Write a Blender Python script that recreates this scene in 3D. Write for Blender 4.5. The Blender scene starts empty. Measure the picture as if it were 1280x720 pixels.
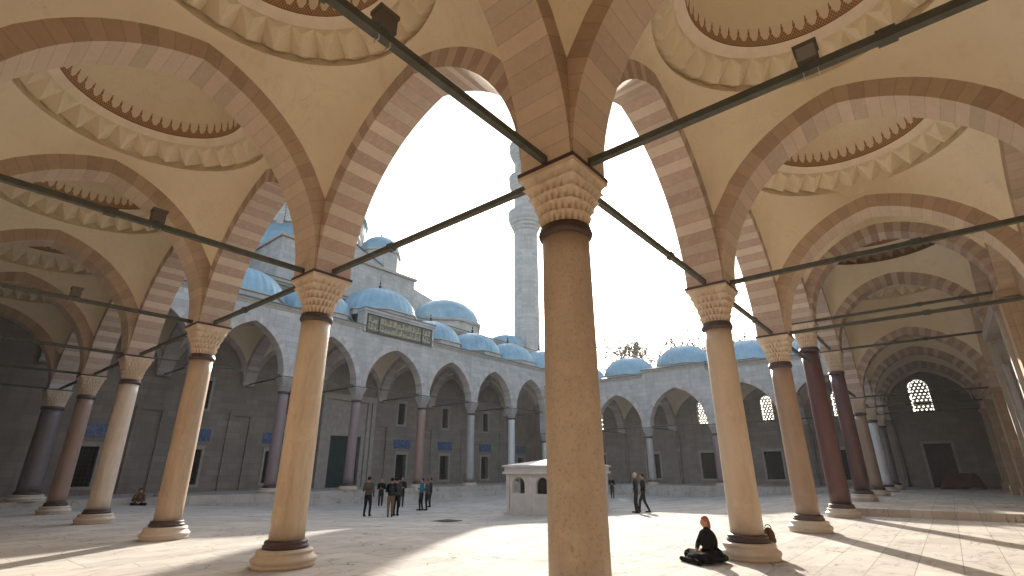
import bpy, math, random
from mathutils import Vector, Matrix
random.seed(7)
PI=math.pi; R=math.radians
scene=bpy.context.scene
COL=scene.collection

# ------------------------------------------------------------------ helpers
class MB:
    """collects faces; every build() is ONE mesh object. kind/rnd are per-face stone attributes."""
    def __init__(s): s.v=[];s.f=[];s.k=[];s.r=[];s.uv=[];s.m=[];s.sm=[]
    def face(s,pts,k=0.0,r=0.5,uv=None,m=0,sm=False):
        i=len(s.v); s.v+= [tuple(p) for p in pts]; s.f.append(tuple(range(i,i+len(pts))))
        s.k.append(k);s.r.append(r);s.uv.append(uv);s.m.append(m);s.sm.append(sm)
    def box(s,x0,y0,z0,x1,y1,z1,k=0.,r=.5,m=0):
        a=[(x0,y0,z0),(x1,y0,z0),(x1,y1,z0),(x0,y1,z0),(x0,y0,z1),(x1,y0,z1),(x1,y1,z1),(x0,y1,z1)]
        for q in ((3,2,1,0),(4,5,6,7),(0,1,5,4),(1,2,6,5),(2,3,7,6),(3,0,4,7)): s.face([a[j] for j in q],k,r,None,m)
    def grid(s,rows,closed=False,k=0.,r=.5,uv=None,sm=False,m=0):
        """rows: list of point rows"""
        for i in range(len(rows)-1):
            A,B=rows[i],rows[i+1];n=len(A)
            for j in range(n if closed else n-1):
                j2=(j+1)%n
                u=None
                if uv: u=[uv(j,i),uv(j+1,i),uv(j+1,i+1),uv(j,i+1)]
                s.face([A[j],A[j2],B[j2],B[j]],k,r,u,m,sm)
    def lathe(s,prof,n=32,c=(0,0,0),sm=True,k=0.,r=.5,m=0,cap=True):
        rows=[[(c[0]+rr*math.cos(2*PI*j/n),c[1]+rr*math.sin(2*PI*j/n),c[2]+z) for j in range(n)] for rr,z in prof]
        s.grid(rows,True,k,r,None,sm,m)
        if cap:
            if prof[0][0]>1e-4: s.face(rows[0][::-1],k,r,None,m)
            if prof[-1][0]>1e-4: s.face(rows[-1],k,r,None,m)
    def tube(s,a,b,ra,rb=None,n=8,m=0,sm=True,cap=True):
        rb=ra if rb is None else rb
        a=Vector(a);b=Vector(b);d=(b-a).normalized()
        u=d.orthogonal().normalized();w=d.cross(u)
        ro=[[tuple(p+(u*math.cos(2*PI*j/n)+w*math.sin(2*PI*j/n))*q) for j in range(n)] for p,q in ((a,ra),(b,rb))]
        s.grid(ro,True,m=m,sm=sm)
        if cap: s.face(ro[0][::-1],m=m); s.face(ro[1],m=m)
    def build(s,name,mats,parent=None,merge=True):
        me=bpy.data.meshes.new(name)
        me.from_pydata(s.v,[],s.f)
        if not isinstance(mats,(list,tuple)): mats=[mats]
        for q in mats: me.materials.append(q)
        me.polygons.foreach_set('material_index',s.m)
        me.polygons.foreach_set('use_smooth',s.sm)
        if any(s.k) or any(x!=.5 for x in s.r):
            a=me.attributes.new('kind','FLOAT','FACE'); a.data.foreach_set('value',s.k)
            a=me.attributes.new('rnd','FLOAT','FACE'); a.data.foreach_set('value',s.r)
        if any(u is not None for u in s.uv):
            l=me.uv_layers.new(name='UVMap'); i=0
            for f,u in zip(s.f,s.uv):
                for q in range(len(f)):
                    if u is not None: l.data[i].uv=u[q]
                    i+=1
        if merge:
            import bmesh
            bm=bmesh.new();bm.from_mesh(me);bmesh.ops.remove_doubles(bm,verts=bm.verts,dist=1e-5);bm.to_mesh(me);bm.free()
        me.update()
        o=bpy.data.objects.new(name,me);COL.objects.link(o)
        if parent is not None: o.parent=parent
        return o
def tag(o,label=None,cat=None,group=None,kind=None):
    if label:o['label']=label
    if cat:o['category']=cat
    if group:o['group']=group
    if kind:o['kind']=kind
    return o
def thing(name,label,cat,loc=(0,0,0),rz=0,group=None):
    o=bpy.data.objects.new(name,None);COL.objects.link(o);o.location=loc;o.rotation_euler=(0,0,rz)
    o.empty_display_size=.3
    return tag(o,label,cat,group,'thing')

# ------------------------------------------------------------------ materials
class NT:
    def __init__(s,name,rough=.6,spec=.3,metal=0.):
        s.m=bpy.data.materials.new(name);s.m.use_nodes=True;s.t=s.m.node_tree;s.n=s.t.nodes;s.l=s.t.links
        s.b=s.n['Principled BSDF'];s.b.inputs['Roughness'].default_value=rough
        s.b.inputs['Specular IOR Level'].default_value=spec;s.b.inputs['Metallic'].default_value=metal
    def new(s,t,**k):
        q=s.n.new(t)
        for a,b in k.items(): setattr(q,a,b)
        return q
    def math(s,op,a,b=None,c=None):
        q=s.new('ShaderNodeMath',operation=op)
        for i,v in enumerate((a,b,c)):
            if v is None: continue
            if isinstance(v,(int,float)): q.inputs[i].default_value=v
            else: s.l.new(v,q.inputs[i])
        return q.outputs[0]
    def pos(s,obj=False):
        if obj: return s.new('ShaderNodeTexCoord').outputs['Object']
        return s.new('ShaderNodeNewGeometry').outputs['Position']
    def xyz(s,v):
        q=s.new('ShaderNodeSeparateXYZ');s.l.new(v,q.inputs[0]);return q.outputs
    def comb(s,x,y,z=0.):
        q=s.new('ShaderNodeCombineXYZ')
        for i,v in enumerate((x,y,z)):
            if isinstance(v,(int,float)): q.inputs[i].default_value=v
            else: s.l.new(v,q.inputs[i])
        return q.outputs[0]
    def noise(s,vec,scale=5.,detail=4.,rough=.6,stretch=None,dist=0.):
        if stretch:
            mp=s.new('ShaderNodeMapping');mp.inputs['Scale'].default_value=stretch;s.l.new(vec,mp.inputs[0]);vec=mp.outputs[0]
        q=s.new('ShaderNodeTexNoise');q.inputs['Scale'].default_value=scale;q.inputs['Detail'].default_value=detail
        q.inputs['Roughness'].default_value=rough;q.inputs['Distortion'].default_value=dist
        s.l.new(vec,q.inputs['Vector']);return q.outputs['Fac']
    def ramp(s,f,stops):
        q=s.new('ShaderNodeValToRGB');e=q.color_ramp.elements
        e[0].position,e[0].color=stops[0][0],(*stops[0][1],1);e[1].position,e[1].color=stops[-1][0],(*stops[-1][1],1)
        for p,c in stops[1:-1]:
            x=e.new(p);x.color=(*c,1)
        s.l.new(f,q.inputs[0]);return q.outputs[0]
    def mix(s,f,a,b,blend='MIX'):
        q=s.new('ShaderNodeMix',data_type='RGBA',blend_type=blend)
        for i,v in ((0,f),(6,a),(7,b)):
            if isinstance(v,(int,float)): q.inputs[i].default_value=v
            elif isinstance(v,tuple): q.inputs[i].default_value=(*v,1)
            else: s.l.new(v,q.inputs[i])
        return q.outputs[2]
    def attr(s,name): return s.new('ShaderNodeAttribute',attribute_name=name).outputs['Fac']
    def bump(s,h,strength=.3,dist=.01):
        q=s.new('ShaderNodeBump');q.inputs['Strength'].default_value=strength;q.inputs['Distance'].default_value=dist
        s.l.new(h,q.inputs['Height']);s.l.new(q.outputs[0],s.b.inputs['Normal'])
    def col(s,c):
        if isinstance(c,tuple): s.b.inputs['Base Color'].default_value=(*c,1)
        else: s.l.new(c,s.b.inputs['Base Color'])
        return s.m
M={}
def plain(name,c,rough=.6,var=.15,scale=8.,spec=.3,metal=0.,bump=0.):
    t=NT(name,rough,spec,metal);p=t.pos(True);n=t.noise(p,scale)
    a=tuple(x*(1-var) for x in c);b=tuple(min(1,x*(1+var)) for x in c)
    if bump: t.bump(n,bump)
    M[name]=t.col(t.ramp(n,[(.3,a),(.7,b)]));return M[name]

def arch_stone(name,pale,dark,amount):
    t=NT(name,.75,.25);p=t.pos();k=t.attr('kind');r=t.attr('rnd')
    n1=t.noise(p,1.3,5,.65);n2=t.noise(p,7,6,.75,dist=1.2)
    c=t.mix(t.math('MULTIPLY',k,amount),pale,dark)
    c=t.mix(t.math('MULTIPLY',t.math('POWER',r,2.2),.5),c,tuple(x*.6 for x in dark))
    c=t.mix(t.ramp(n1,[(.42,(0,0,0)),(.72,(.35,.35,.35))]),c,tuple(x*.66 for x in pale))
    c=t.mix(t.ramp(n2,[(.45,(0,0,0)),(.75,(.3,.3,.3))]),c,tuple(min(1,x*1.3) for x in pale))
    uv=t.new('ShaderNodeTexCoord').outputs['UV'];uu,vv,_=t.xyz(uv);fr=t.math('FRACT',t.math('ADD',uu,t.math('MULTIPLY',t.math('SUBTRACT',n2,.5),.05)))
    jt=t.math('MAXIMUM',t.math('LESS_THAN',fr,.035),t.math('GREATER_THAN',fr,.965))
    c=t.mix(t.math('MULTIPLY',jt,.35),c,tuple(x*.5 for x in dark))
    t.bump(t.math('SUBTRACT',n2,jt),.3,.008)
    M[name]=t.col(c)
arch_stone('striped_stone',(.58,.49,.41),(.41,.30,.245),.9)
arch_stone('plain_stone',(.60,.49,.385),(.54,.43,.33),.35)
arch_stone('brown_face',(.50,.38,.275),(.45,.335,.24),.35)
arch_stone('far_arch_stone',(.50,.47,.45),(.40,.345,.33),.55)

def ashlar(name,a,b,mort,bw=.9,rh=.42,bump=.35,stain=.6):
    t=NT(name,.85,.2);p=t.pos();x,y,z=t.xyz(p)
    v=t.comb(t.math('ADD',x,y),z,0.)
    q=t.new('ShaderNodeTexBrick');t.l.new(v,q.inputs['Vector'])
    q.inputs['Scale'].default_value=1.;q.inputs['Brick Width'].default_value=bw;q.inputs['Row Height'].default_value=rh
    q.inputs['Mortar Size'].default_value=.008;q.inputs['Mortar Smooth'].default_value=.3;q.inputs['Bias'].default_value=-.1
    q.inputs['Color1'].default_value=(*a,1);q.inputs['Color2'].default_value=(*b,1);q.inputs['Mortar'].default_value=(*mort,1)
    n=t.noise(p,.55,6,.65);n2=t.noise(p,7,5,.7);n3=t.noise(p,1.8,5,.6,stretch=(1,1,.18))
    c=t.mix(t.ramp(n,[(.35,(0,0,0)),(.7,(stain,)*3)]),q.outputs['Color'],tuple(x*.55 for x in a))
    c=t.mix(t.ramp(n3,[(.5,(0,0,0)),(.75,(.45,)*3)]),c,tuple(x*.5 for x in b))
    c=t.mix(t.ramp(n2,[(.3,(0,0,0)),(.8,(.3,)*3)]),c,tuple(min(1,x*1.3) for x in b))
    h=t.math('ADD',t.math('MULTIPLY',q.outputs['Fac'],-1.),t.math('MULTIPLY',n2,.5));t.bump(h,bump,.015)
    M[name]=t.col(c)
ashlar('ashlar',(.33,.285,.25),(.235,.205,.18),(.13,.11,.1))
ashlar('ashlar_warm',(.5,.38,.27),(.4,.29,.2),(.25,.18,.13),stain=.5)
ashlar('ashlar_grey',(.52,.51,.50),(.38,.375,.37),(.2,.19,.19))

def paving():
    t=NT('paving',.8,.03);p=t.pos();x,y,z=t.xyz(p)
    w=t.noise(p,.35,2,.5)
    v=t.comb(t.math('ADD',x,t.math('MULTIPLY',w,.5)),y,0.)
    def brick(vec,bw,rh,a,b,m,off=.5):
        q=t.new('ShaderNodeTexBrick');t.l.new(vec,q.inputs['Vector']);q.offset=off;q.squash=1.5;q.squash_frequency=3
        q.inputs['Scale'].default_value=1.;q.inputs['Brick Width'].default_value=bw;q.inputs['Row Height'].default_value=rh
        q.inputs['Mortar Size'].default_value=.009;q.inputs['Mortar Smooth'].default_value=.3;q.inputs['Bias'].default_value=0
        q.inputs['Color1'].default_value=(*a,1);q.inputs['Color2'].default_value=(*b,1);q.inputs['Mortar'].default_value=(*m,1)
        return q
    q=brick(v,1.35,.62,(.58,.54,.485),(.45,.42,.38),(.27,.245,.215))
    n1=t.noise(p,.5,6,.65);n2=t.noise(p,5,6,.7,dist=1.2);n3=t.noise(p,1.1,5,.7,stretch=(1,3.2,1),dist=.8)
    c=t.mix(t.ramp(n1,[(.38,(0,0,0)),(.66,(.5,)*3)]),q.outputs['Color'],(.33,.305,.28))
    c=t.mix(t.ramp(n3,[(.52,(0,0,0)),(.66,(.62,)*3)]),c,(.27,.24,.21))
    c=t.mix(t.ramp(n2,[(.5,(0,0,0)),(.8,(.5,)*3)]),c,(.58,.55,.5))
    vo=t.new('ShaderNodeTexVoronoi',feature='DISTANCE_TO_EDGE');vo.inputs['Scale'].default_value=.55
    mp=t.new('ShaderNodeVectorMath',operation='ADD');t.l.new(p,mp.inputs[0])
    nn=t.new('ShaderNodeTexNoise');nn.inputs['Scale'].default_value=1.5;t.l.new(p,nn.inputs['Vector']);t.l.new(nn.outputs['Color'],mp.inputs[1])
    t.l.new(mp.outputs[0],vo.inputs['Vector'])
    crack=t.math('MULTIPLY',t.math('LESS_THAN',vo.outputs['Distance'],.006),t.math('GREATER_THAN',n1,.5))
    c=t.mix(t.math('MULTIPLY',crack,.7),c,(.12,.1,.08))
    h=t.math('ADD',t.math('MULTIPLY',q.outputs['Fac'],-1.),t.math('MULTIPLY',n3,.9));t.bump(h,.35,.012)
    rr=t.math('ADD',t.math('MULTIPLY',n1,.2),.75);t.l.new(rr,t.b.inputs['Roughness'])
    M['paving']=t.col(c)
paving()

def plaster():
    t=NT('plaster',.85,.15);p=t.pos();n=t.noise(p,.6,5,.6);n2=t.noise(p,3.,6,.7)
    c=t.ramp(n,[(.3,(.74,.655,.50)),(.7,(.82,.745,.58))])
    c=t.mix(t.ramp(n2,[(.5,(0,0,0)),(.8,(.32,)*3)]),c,(.58,.48,.36))
    cr=t.noise(p,.8,8,.7,dist=1.);k=t.math('ABSOLUTE',t.math('SUBTRACT',cr,.5));m_=t.math('MULTIPLY',t.math('LESS_THAN',k,.0022),t.math('GREATER_THAN',n,.52))
    c=t.mix(t.math('MULTIPLY',m_,.45),c,(.36,.27,.18))
    n6=t.noise(p,1.1,7,.75,stretch=(1,1,.4));c=t.mix(t.ramp(n6,[(.56,(0,0,0)),(.72,(.28,)*3)]),c,(.5,.41,.31))
    t.bump(n2,.12,.01);M['plaster']=t.col(c)
plaster()
plain('moulding',(.78,.68,.54),.8,.08,3.)
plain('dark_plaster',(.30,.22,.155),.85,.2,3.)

def frieze():
    # painted palmette crest running round the foot of each dome (pattern painted on the plaster)
    t=NT('painted_frieze',.85,.15);uv=t.new('ShaderNodeTexCoord').outputs['UV'];u,v,_=t.xyz(uv);p=t.pos()
    f=t.math('FRACT',u);d=t.math('ABSOLUTE',t.math('SUBTRACT',f,.5))       # 0 at crest axis
    # crest half-width as a function of v
    w1=t.math('MULTIPLY',t.math('SUBTRACT',.72,v),.95)
    crest=t.math('LESS_THAN',d,w1)
    ball=t.math('LESS_THAN',t.math('ADD',t.math('POWER',t.math('MULTIPLY',d,1.),2.),t.math('POWER',t.math('MULTIPLY',t.math('SUBTRACT',v,.72),.8),2.)),.012)
    tip=t.math('MULTIPLY',t.math('LESS_THAN',d,.05),t.math('LESS_THAN',v,.97))
    band=t.math('LESS_THAN',v,.34)
    mask=t.math('MAXIMUM',t.math('MAXIMUM',crest,ball),t.math('MAXIMUM',tip,band))
    cell=t.math('SINE',t.math('MULTIPLY',u,25.13));cell2=t.math('SINE',t.math('MULTIPLY',v,30.))
    lac=t.math('GREATER_THAN',t.math('MULTIPLY',cell,cell2),.28)
    lac=t.math('MULTIPLY',lac,t.math('LESS_THAN',v,.62))
    edge=t.math('LESS_THAN',v,.05)
    n=t.noise(p,25,3)
    c=t.mix(lac,(.28,.155,.085),(.62,.46,.28))
    c=t.mix(edge,c,(.16,.06,.04));c=t.mix(t.math('MULTIPLY',n,.35),c,(.4,.25,.14))
    M['painted_frieze']=t.col(t.mix(mask,(.77,.68,.54),c))
frieze()

def lead():
    t=NT('lead_sheet',.42,.5,.25);p=t.pos();n=t.noise(p,.9,5,.65);n2=t.noise(p,6,4)
    c=t.ramp(n,[(.3,(.17,.31,.40)),(.6,(.25,.41,.51)),(.8,(.33,.49,.58))])
    c=t.mix(t.ramp(n2,[(.5,(0,0,0)),(.8,(.3,)*3)]),c,(.15,.24,.3))
    t.bump(n2,.15,.01);M['lead_sheet']=t.col(c)
lead()
plain('lead_dark',(.10,.13,.14),.6,.2,4.)

def shaft_mat(name,c1,c2,speck=.3,vein=.5,rough=.35,fine=60.):
    t=NT(name,rough,.45);p=t.pos(True)
    n=t.noise(p,1.0,5,.6,stretch=(1.5,1.5,.3),dist=.8);n2=t.noise(p,fine,2,.8);n3=t.noise(p,4,5,.6,stretch=(2,2,.25))
    c=t.mix(t.ramp(n,[(.35,(0,0,0)),(.65,(1,1,1))]),c1,c2)
    c=t.mix(t.math('MULTIPLY',t.ramp(n3,[(.52,(0,0,0)),(.68,(1,1,1))]),vein*.6),c,tuple(x*.6 for x in c2))
    c=t.mix(t.math('MULTIPLY',t.ramp(n2,[(.55,(0,0,0)),(.72,(1,1,1))]),speck),c,tuple(x*.45 for x in c2))
    n4=t.noise(p,.9,6,.75,stretch=(1.2,1.2,.5),dist=2.5);vn=t.math('ABSOLUTE',t.math('SUBTRACT',n4,.5))
    c=t.mix(t.ramp(vn,[(.0,(vein*.35,)*3),(.02,(0,0,0))]),c,tuple(x*.55 for x in c2))
    n5=t.noise(p,2.2,5,.7);c=t.mix(t.ramp(n5,[(.55,(0,0,0)),(.75,(.5,)*3)]),c,tuple(min(1,x*1.3) for x in c1))
    t.bump(n3,.2,.012);M[name]=t.col(c)
shaft_mat('tan_granite',(0.45,0.37,0.285),(0.37,0.295,0.22),.6,.25,.6,30.)
shaft_mat('honey_marble',(0.6, 0.5, 0.375),(0.47, 0.36, 0.25),.05,.5)
shaft_mat('ochre_marble',(0.47, 0.36, 0.255),(0.36, 0.26, 0.175),.1,.5)
shaft_mat('cream_marble',(.66,.59,.50),(.55,.45,.36),.05,.5)
shaft_mat('pink_granite',(.33,.225,.18),(.25,.165,.13),.35,.3)
shaft_mat('dark_granite',(.16,.14,.15),(.115,.1,.11),.4,.3)
shaft_mat('buff_marble',(0.56, 0.465, 0.36),(0.48, 0.375, 0.275),.05,.3)
shaft_mat('brown_granite',(.33,.235,.17),(.25,.175,.13),.35,.3)
shaft_mat('porphyry',(.10,.04,.038),(.07,.028,.03),.3,.3,.3)
shaft_mat('porphyry_dark',(.105,.045,.045),(.07,.032,.035),.3,.3,.3)
shaft_mat('grey_marble',(.42,.40,.39),(.33,.31,.3),.1,.6)
shaft_mat('white_marble',(.66,.67,.68),(.55,.56,.58),.05,.5)
shaft_mat('mauve_granite',(.27,.21,.22),(.2,.155,.17),.4,.3)
shaft_mat('capital_stone',(.60,.50,.39),(.50,.40,.30),.1,.15,.6)
shaft_mat('base_stone',(.60,.53,.44),(.5,.42,.33),.1,.12,.6)
plain('bronze_ring',(.075,.05,.048),.5,.2,10.,.4,.3)
plain('iron',(.075,.078,.062),.7,.25,6.,.3,.1)
plain('iron_black',(.02,.02,.02),.6,.2,6.)
plain('lamp_housing',(.10,.085,.07),.6,.1)
plain('lamp_glass',(.2,.2,.2),.15,.1,3.,.6)
plain('marble_trim',(.37,.335,.30),.6,.15,3.)
plain('grille_plaster',(.62,.60,.56),.8,.1,3.)
plain('dark_opening',(.008,.008,.008),.9,.2,2.,.05)  # near-black: the windows' interior darkness is put into this colour
plain('wood_door',(.03,.02,.015),.6,.3,3.)
plain('green_curtain',(.02,.04,.035),.8,.3,2.)
plain('kiosk_marble',(.60,.57,.53),.5,.12,2.)
plain('red_cloth',(.07,.016,.016),.9,.3,3.)
plain('gold_paint',(.50,.44,.27),.5,.2,5.)
plain('panel_green',(.11,.11,.09),.6,.3,5.)
plain('bark',(.16,.14,.12),.9,.3,5.)
plain('earth',(.16,.14,.11),.95,.3,.3)

def tile_mat():
    t=NT('blue_tile',.25,.5);p=t.pos();x,y,z=t.xyz(p)
    n=t.noise(t.comb(x,z),4.5,3,.5,dist=2.5)
    c=t.ramp(n,[(.44,(.025,.07,.2)),(.5,(.03,.09,.24)),(.53,(.32,.38,.42)),(.56,(.03,.09,.24)),(.7,(.04,.13,.26))])
    M['blue_tile']=t.col(c)
tile_mat()

# ------------------------------------------------------------------ layout (metres; origin = the corner column)
XS=[0,5.99,11.64,17.40,23.98,30.07,36.10,42.09]
YS=[0,6.19,12.13,18.47,24.42,30.76]
W=6.25; H2=.40; OFF=.43; RING=.39
XW=-W; YW=-W; XF=42.09+W; YM=36.8
PL=.25           # top of the raised platforms
def sstep(t): t=max(0,min(1,t)); return t*t*(3-2*t)
def court_z(x,y):
    d=min(x,y); 
    return -.6*sstep((d-.6)/15.)

# ------------------------------------------------------------------ camera, light, world
cam=bpy.data.cameras.new('camera');co=bpy.data.objects.new('camera',cam);COL.objects.link(co)
cam.sensor_width=36;cam.lens=36*624.7/1280;cam.clip_end=5000;cam.clip_start=.05
pitch,yaw,roll=.3496,.6886,-.0021
f=Vector((math.cos(pitch)*math.cos(yaw),math.cos(pitch)*math.sin(yaw),math.sin(pitch)))
r=Vector((math.sin(yaw),-math.cos(yaw),0));u=r.cross(f)
r2=r*math.cos(roll)+u*math.sin(roll);u2=-r*math.sin(roll)+u*math.cos(roll)
mt=Matrix((r2,u2,-f)).transposed().to_4x4();CAM=Vector((-5.126,-3.288,1.584));mt.translation=CAM
co.matrix_world=mt;scene.camera=co
def ground_at(px,py,zf=court_z):
    """where the ground point seen there is (used to set out people and small things)"""
    d=f+r2*((px-640)/624.7)+u2*((360-py)/624.7);z=0.
    for _ in range(30):
        t=(z-CAM.z)/d.z;p=CAM+d*t;z=zf(p.x,p.y)
    return Vector((p.x,p.y,z))
SAZ,SEL=R(33.6),R(21.8)
sd=Vector((math.cos(SEL)*math.cos(SAZ),math.cos(SEL)*math.sin(SAZ),math.sin(SEL)))
sun=bpy.data.lights.new('sun','SUN');sun.energy=4.4;sun.angle=R(.5);sun.color=(1,.93,.82)
so=bpy.data.objects.new('sun',sun);COL.objects.link(so);so.rotation_euler=sd.to_track_quat('Z','Y').to_euler();so.location=(60,45,40)
w=bpy.data.worlds.new('World');scene.world=w;w.use_nodes=True;nt=w.node_tree
sk=nt.nodes.new('ShaderNodeTexSky');sk.sky_type='NISHITA';sk.sun_disc=False;sk.sun_elevation=SEL
sk.sun_rotation=R(90)-SAZ; sk.air_density=1.2;sk.dust_density=2.5;sk.ozone_density=1.;sk.altitude=50
bg=nt.nodes['Background'];hs=nt.nodes.new('ShaderNodeHueSaturation');hs.inputs['Saturation'].default_value=.62;hs.inputs['Value'].default_value=1.06;nt.links.new(sk.outputs[0],hs.inputs['Color']);nt.links.new(hs.outputs[0],bg.inputs[0]);bg.inputs[1].default_value=.125
vs=scene.view_settings;vs.view_transform='Standard';vs.look='None';vs.gamma=1;vs.use_curve_mapping=False;vs.exposure=1.36
cy=scene.cycles;cy.use_denoising=True;cy.max_bounces=10;cy.diffuse_bounces=7;cy.glossy_bounces=3;cy.volume_bounces=1;cy.transparent_max_bounces=8
cy.sample_clamp_indirect=8;cy.caustics_reflective=False;cy.caustics_refractive=False
try: cy.denoiser='OPENIMAGEDENOISE'
except Exception: pass

# ------------------------------------------------------------------ setting: paving, platforms, ground
b=MB()
gx=[XW,-3,0.,.6]+[.6+.7*i for i in range(1,59)]+[41.6];gy=[YW,-3,0.,.6]+[.6+.7*i for i in range(1,43)]+[30.4]
b.grid([[(x,y,court_z(x,y)) for x in gx] for y in gy],sm=True)
tag(b.build('court_paving',M['paving']),kind='structure')
b=MB()
b.box(41.5,-.0,-.9,XF,YM,PL);b.box(18.4,YW,-.9,XF,.62,PL-.003);b.box(XW,30.15,-.9,41.5,YM,PL-.003)
# lower step in front of the mosque side
b.box(.6,29.7,-.9,41.1,30.15,-.18);b.box(41.1,.62,-.9,41.5,30.15,-.18)
tag(b.build('gallery_platform',M['paving']),kind='structure')
b=MB();b.face([(-900,-900,-1.2),(900,-900,-1.2),(900,900,-1.2),(-900,900,-1.2)])
tag(b.build('ground',M['earth']),kind='structure')

# ------------------------------------------------------------------ arches
def curve(L,off,z0,z1,zc,ring,n):
    """intrados and extrados, 2n+1 paired points (s,z)"""
    def half(a,h):
        I=[];E=[]
        if h>=a:
            Rr=(a*a+h*h)/(2*a);pm=math.asin(min(1,h/Rr))
            if Rr-a<0: pm=PI-pm
            pe=math.acos(max(-1,min(1,(Rr-a)/(Rr+ring))))
            for i in range(n+1):
                q=pm*i/n;I.append((Rr-Rr*math.cos(q),Rr*math.sin(q)))
                q=pe*i/n;E.append((Rr-(Rr+ring)*math.cos(q),(Rr+ring)*math.sin(q)))
        else:
            for i in range(n+1):
                q=PI/2*i/n;I.append((a-a*math.cos(q),h*math.sin(q)));E.append((a-(a+ring)*math.cos(q),(h+ring)*math.sin(q)))
        return I,E
    a=L/2-off
    I0,E0=half(a,zc-z0);I1,E1=half(a,zc-z1)
    ze=max(E0[-1][1]+z0,E1[-1][1]+z1)
    sc0=(ze-z0)/E0[-1][1];sc1=(ze-z1)/E1[-1][1]
    I=[(off+x,z0+z) for x,z in I0]+[(L-off-x,z1+z) for x,z in I1[::-1][1:]]
    E=[(off+x,z0+z*sc0) for x,z in E0]+[(L-off-x,z1+z*sc1) for x,z in E1[::-1][1:]]
    return I,E
class Arch:
    def __init__(s,P,d,L,z0,z1,zc,ztop,off=OFF,ring=RING,nv=9,half=H2):
        s.P=P;s.d=d;s.L=L;s.z0=z0;s.z1=z1;s.zc=zc;s.ztop=ztop;s.half=half;s.nv=nv;s.off=off
        s.I,s.E=curve(L,off,z0,z1,zc,ring,nv*2+1)
    def w(s,q,z,t): return (s.P[0]+s.d[0]*q-s.d[1]*t,s.P[1]+s.d[1]*q+s.d[0]*t,z)
    def ext(s,q):
        E=s.E
        if q<=E[0][0]: return s.z0
        if q>=E[-1][0]: return s.z1
        for i in range(len(E)-1):
            if E[i][0]<=q<=E[i+1][0]: 
                t=(q-E[i][0])/max(1e-6,E[i+1][0]-E[i][0]);return E[i][1]*(1-t)+E[i+1][1]*t
        return s.zc
    def build(s,parent,mat,infill_mat,open_=True,lo=-1,hi=1):
        b=MB();N=len(s.I)-1;h=s.half;ta,tb=h*lo,h*hi
        kinds=[i%2 if mat is not M['far_arch_stone'] else (i//2)%2 for i in range(N)];rn=[random.random() for _ in range(N)]
        for i in range(N):
            r=rn[i];k=float(kinds[i]);fm=1 if mat is M['plain_stone'] else 0
            (a,za),(c,zc)=s.I[i],s.I[i+1];(e,ze),(g,zg)=s.E[i],s.E[i+1]
            wv=s.w
            b.face([wv(a,za,ta),wv(a,za,tb),wv(c,zc,tb),wv(c,zc,ta)],k,r,[(i,0),(i,1),(i+1,1),(i+1,0)])
            b.face([wv(a,za,ta),wv(c,zc,ta),wv(g,zg,ta),wv(e,ze,ta)],k,r,[(i,0),(i+1,0),(i+1,1),(i,1)],fm)
            b.face([wv(c,zc,tb),wv(a,za,tb),wv(e,ze,tb),wv(g,zg,tb)],k,r,[(i+1,0),(i,0),(i,1),(i+1,1)],fm)
            b.face([wv(e,ze,ta),wv(g,zg,ta),wv(g,zg,tb),wv(e,ze,tb)],k,r)
            # narrow raised hood moulding along the outer edge
        o=b.build('arch',[mat,M['brown_face']],parent,merge=False)
        b=MB();h2=.02
        pts=[(0.,s.z0)]+s.E+[(s.L,s.z1)];pts[0]=(0.,s.z0)
        ta+= h2 if lo==-1 else 0;tb-= h2 if hi==1 else 0
        for i in range(len(pts)-1):
            (a,za),(c,zc)=pts[i],pts[i+1]
            a=max(0,a);c=min(s.L,max(0,c))
            if c-a<1e-5: continue
            for t,fl in ((ta,0),(tb,1)):
                q=[s.w(a,za,t),s.w(c,zc,t),s.w(c,s.ztop,t),s.w(a,s.ztop,t)]
                b.face(q[::-1] if fl else q)
        b.face([s.w(0,s.ztop,ta),s.w(s.L,s.ztop,ta),s.w(s.L,s.ztop,tb),s.w(0,s.ztop,tb)])
        b.build('spandrel',infill_mat,parent,merge=False)
        return o

def rod(parent,a,b_,t=.045):
    m=MB();a=Vector(a);b_=Vector(b_);d=(b_-a).normalized();n=Vector((-d.y,d.x,0)).normalized()*t;up=Vector((0,0,t))
    rows=[[tuple(p+n*i+up*j) for i,j in ((-1,-1),(1,-1),(1,1),(-1,1))] for p in (a,b_)]
    m.grid(rows,True);m.face(rows[0][::-1]);m.face(rows[1])
    # splice collar where two bars are joined
    c=a+(b_-a)*.62
    rows=[[tuple(p+n*i*1.35+up*j*1.35) for i,j in ((-1,-1),(1,-1),(1,1),(-1,1))] for p in (c,c+d*.16)]
    m.grid(rows,True);m.face(rows[0][::-1]);m.face(rows[1])
    return m.build('tie_rod',M['iron'],parent)

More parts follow.
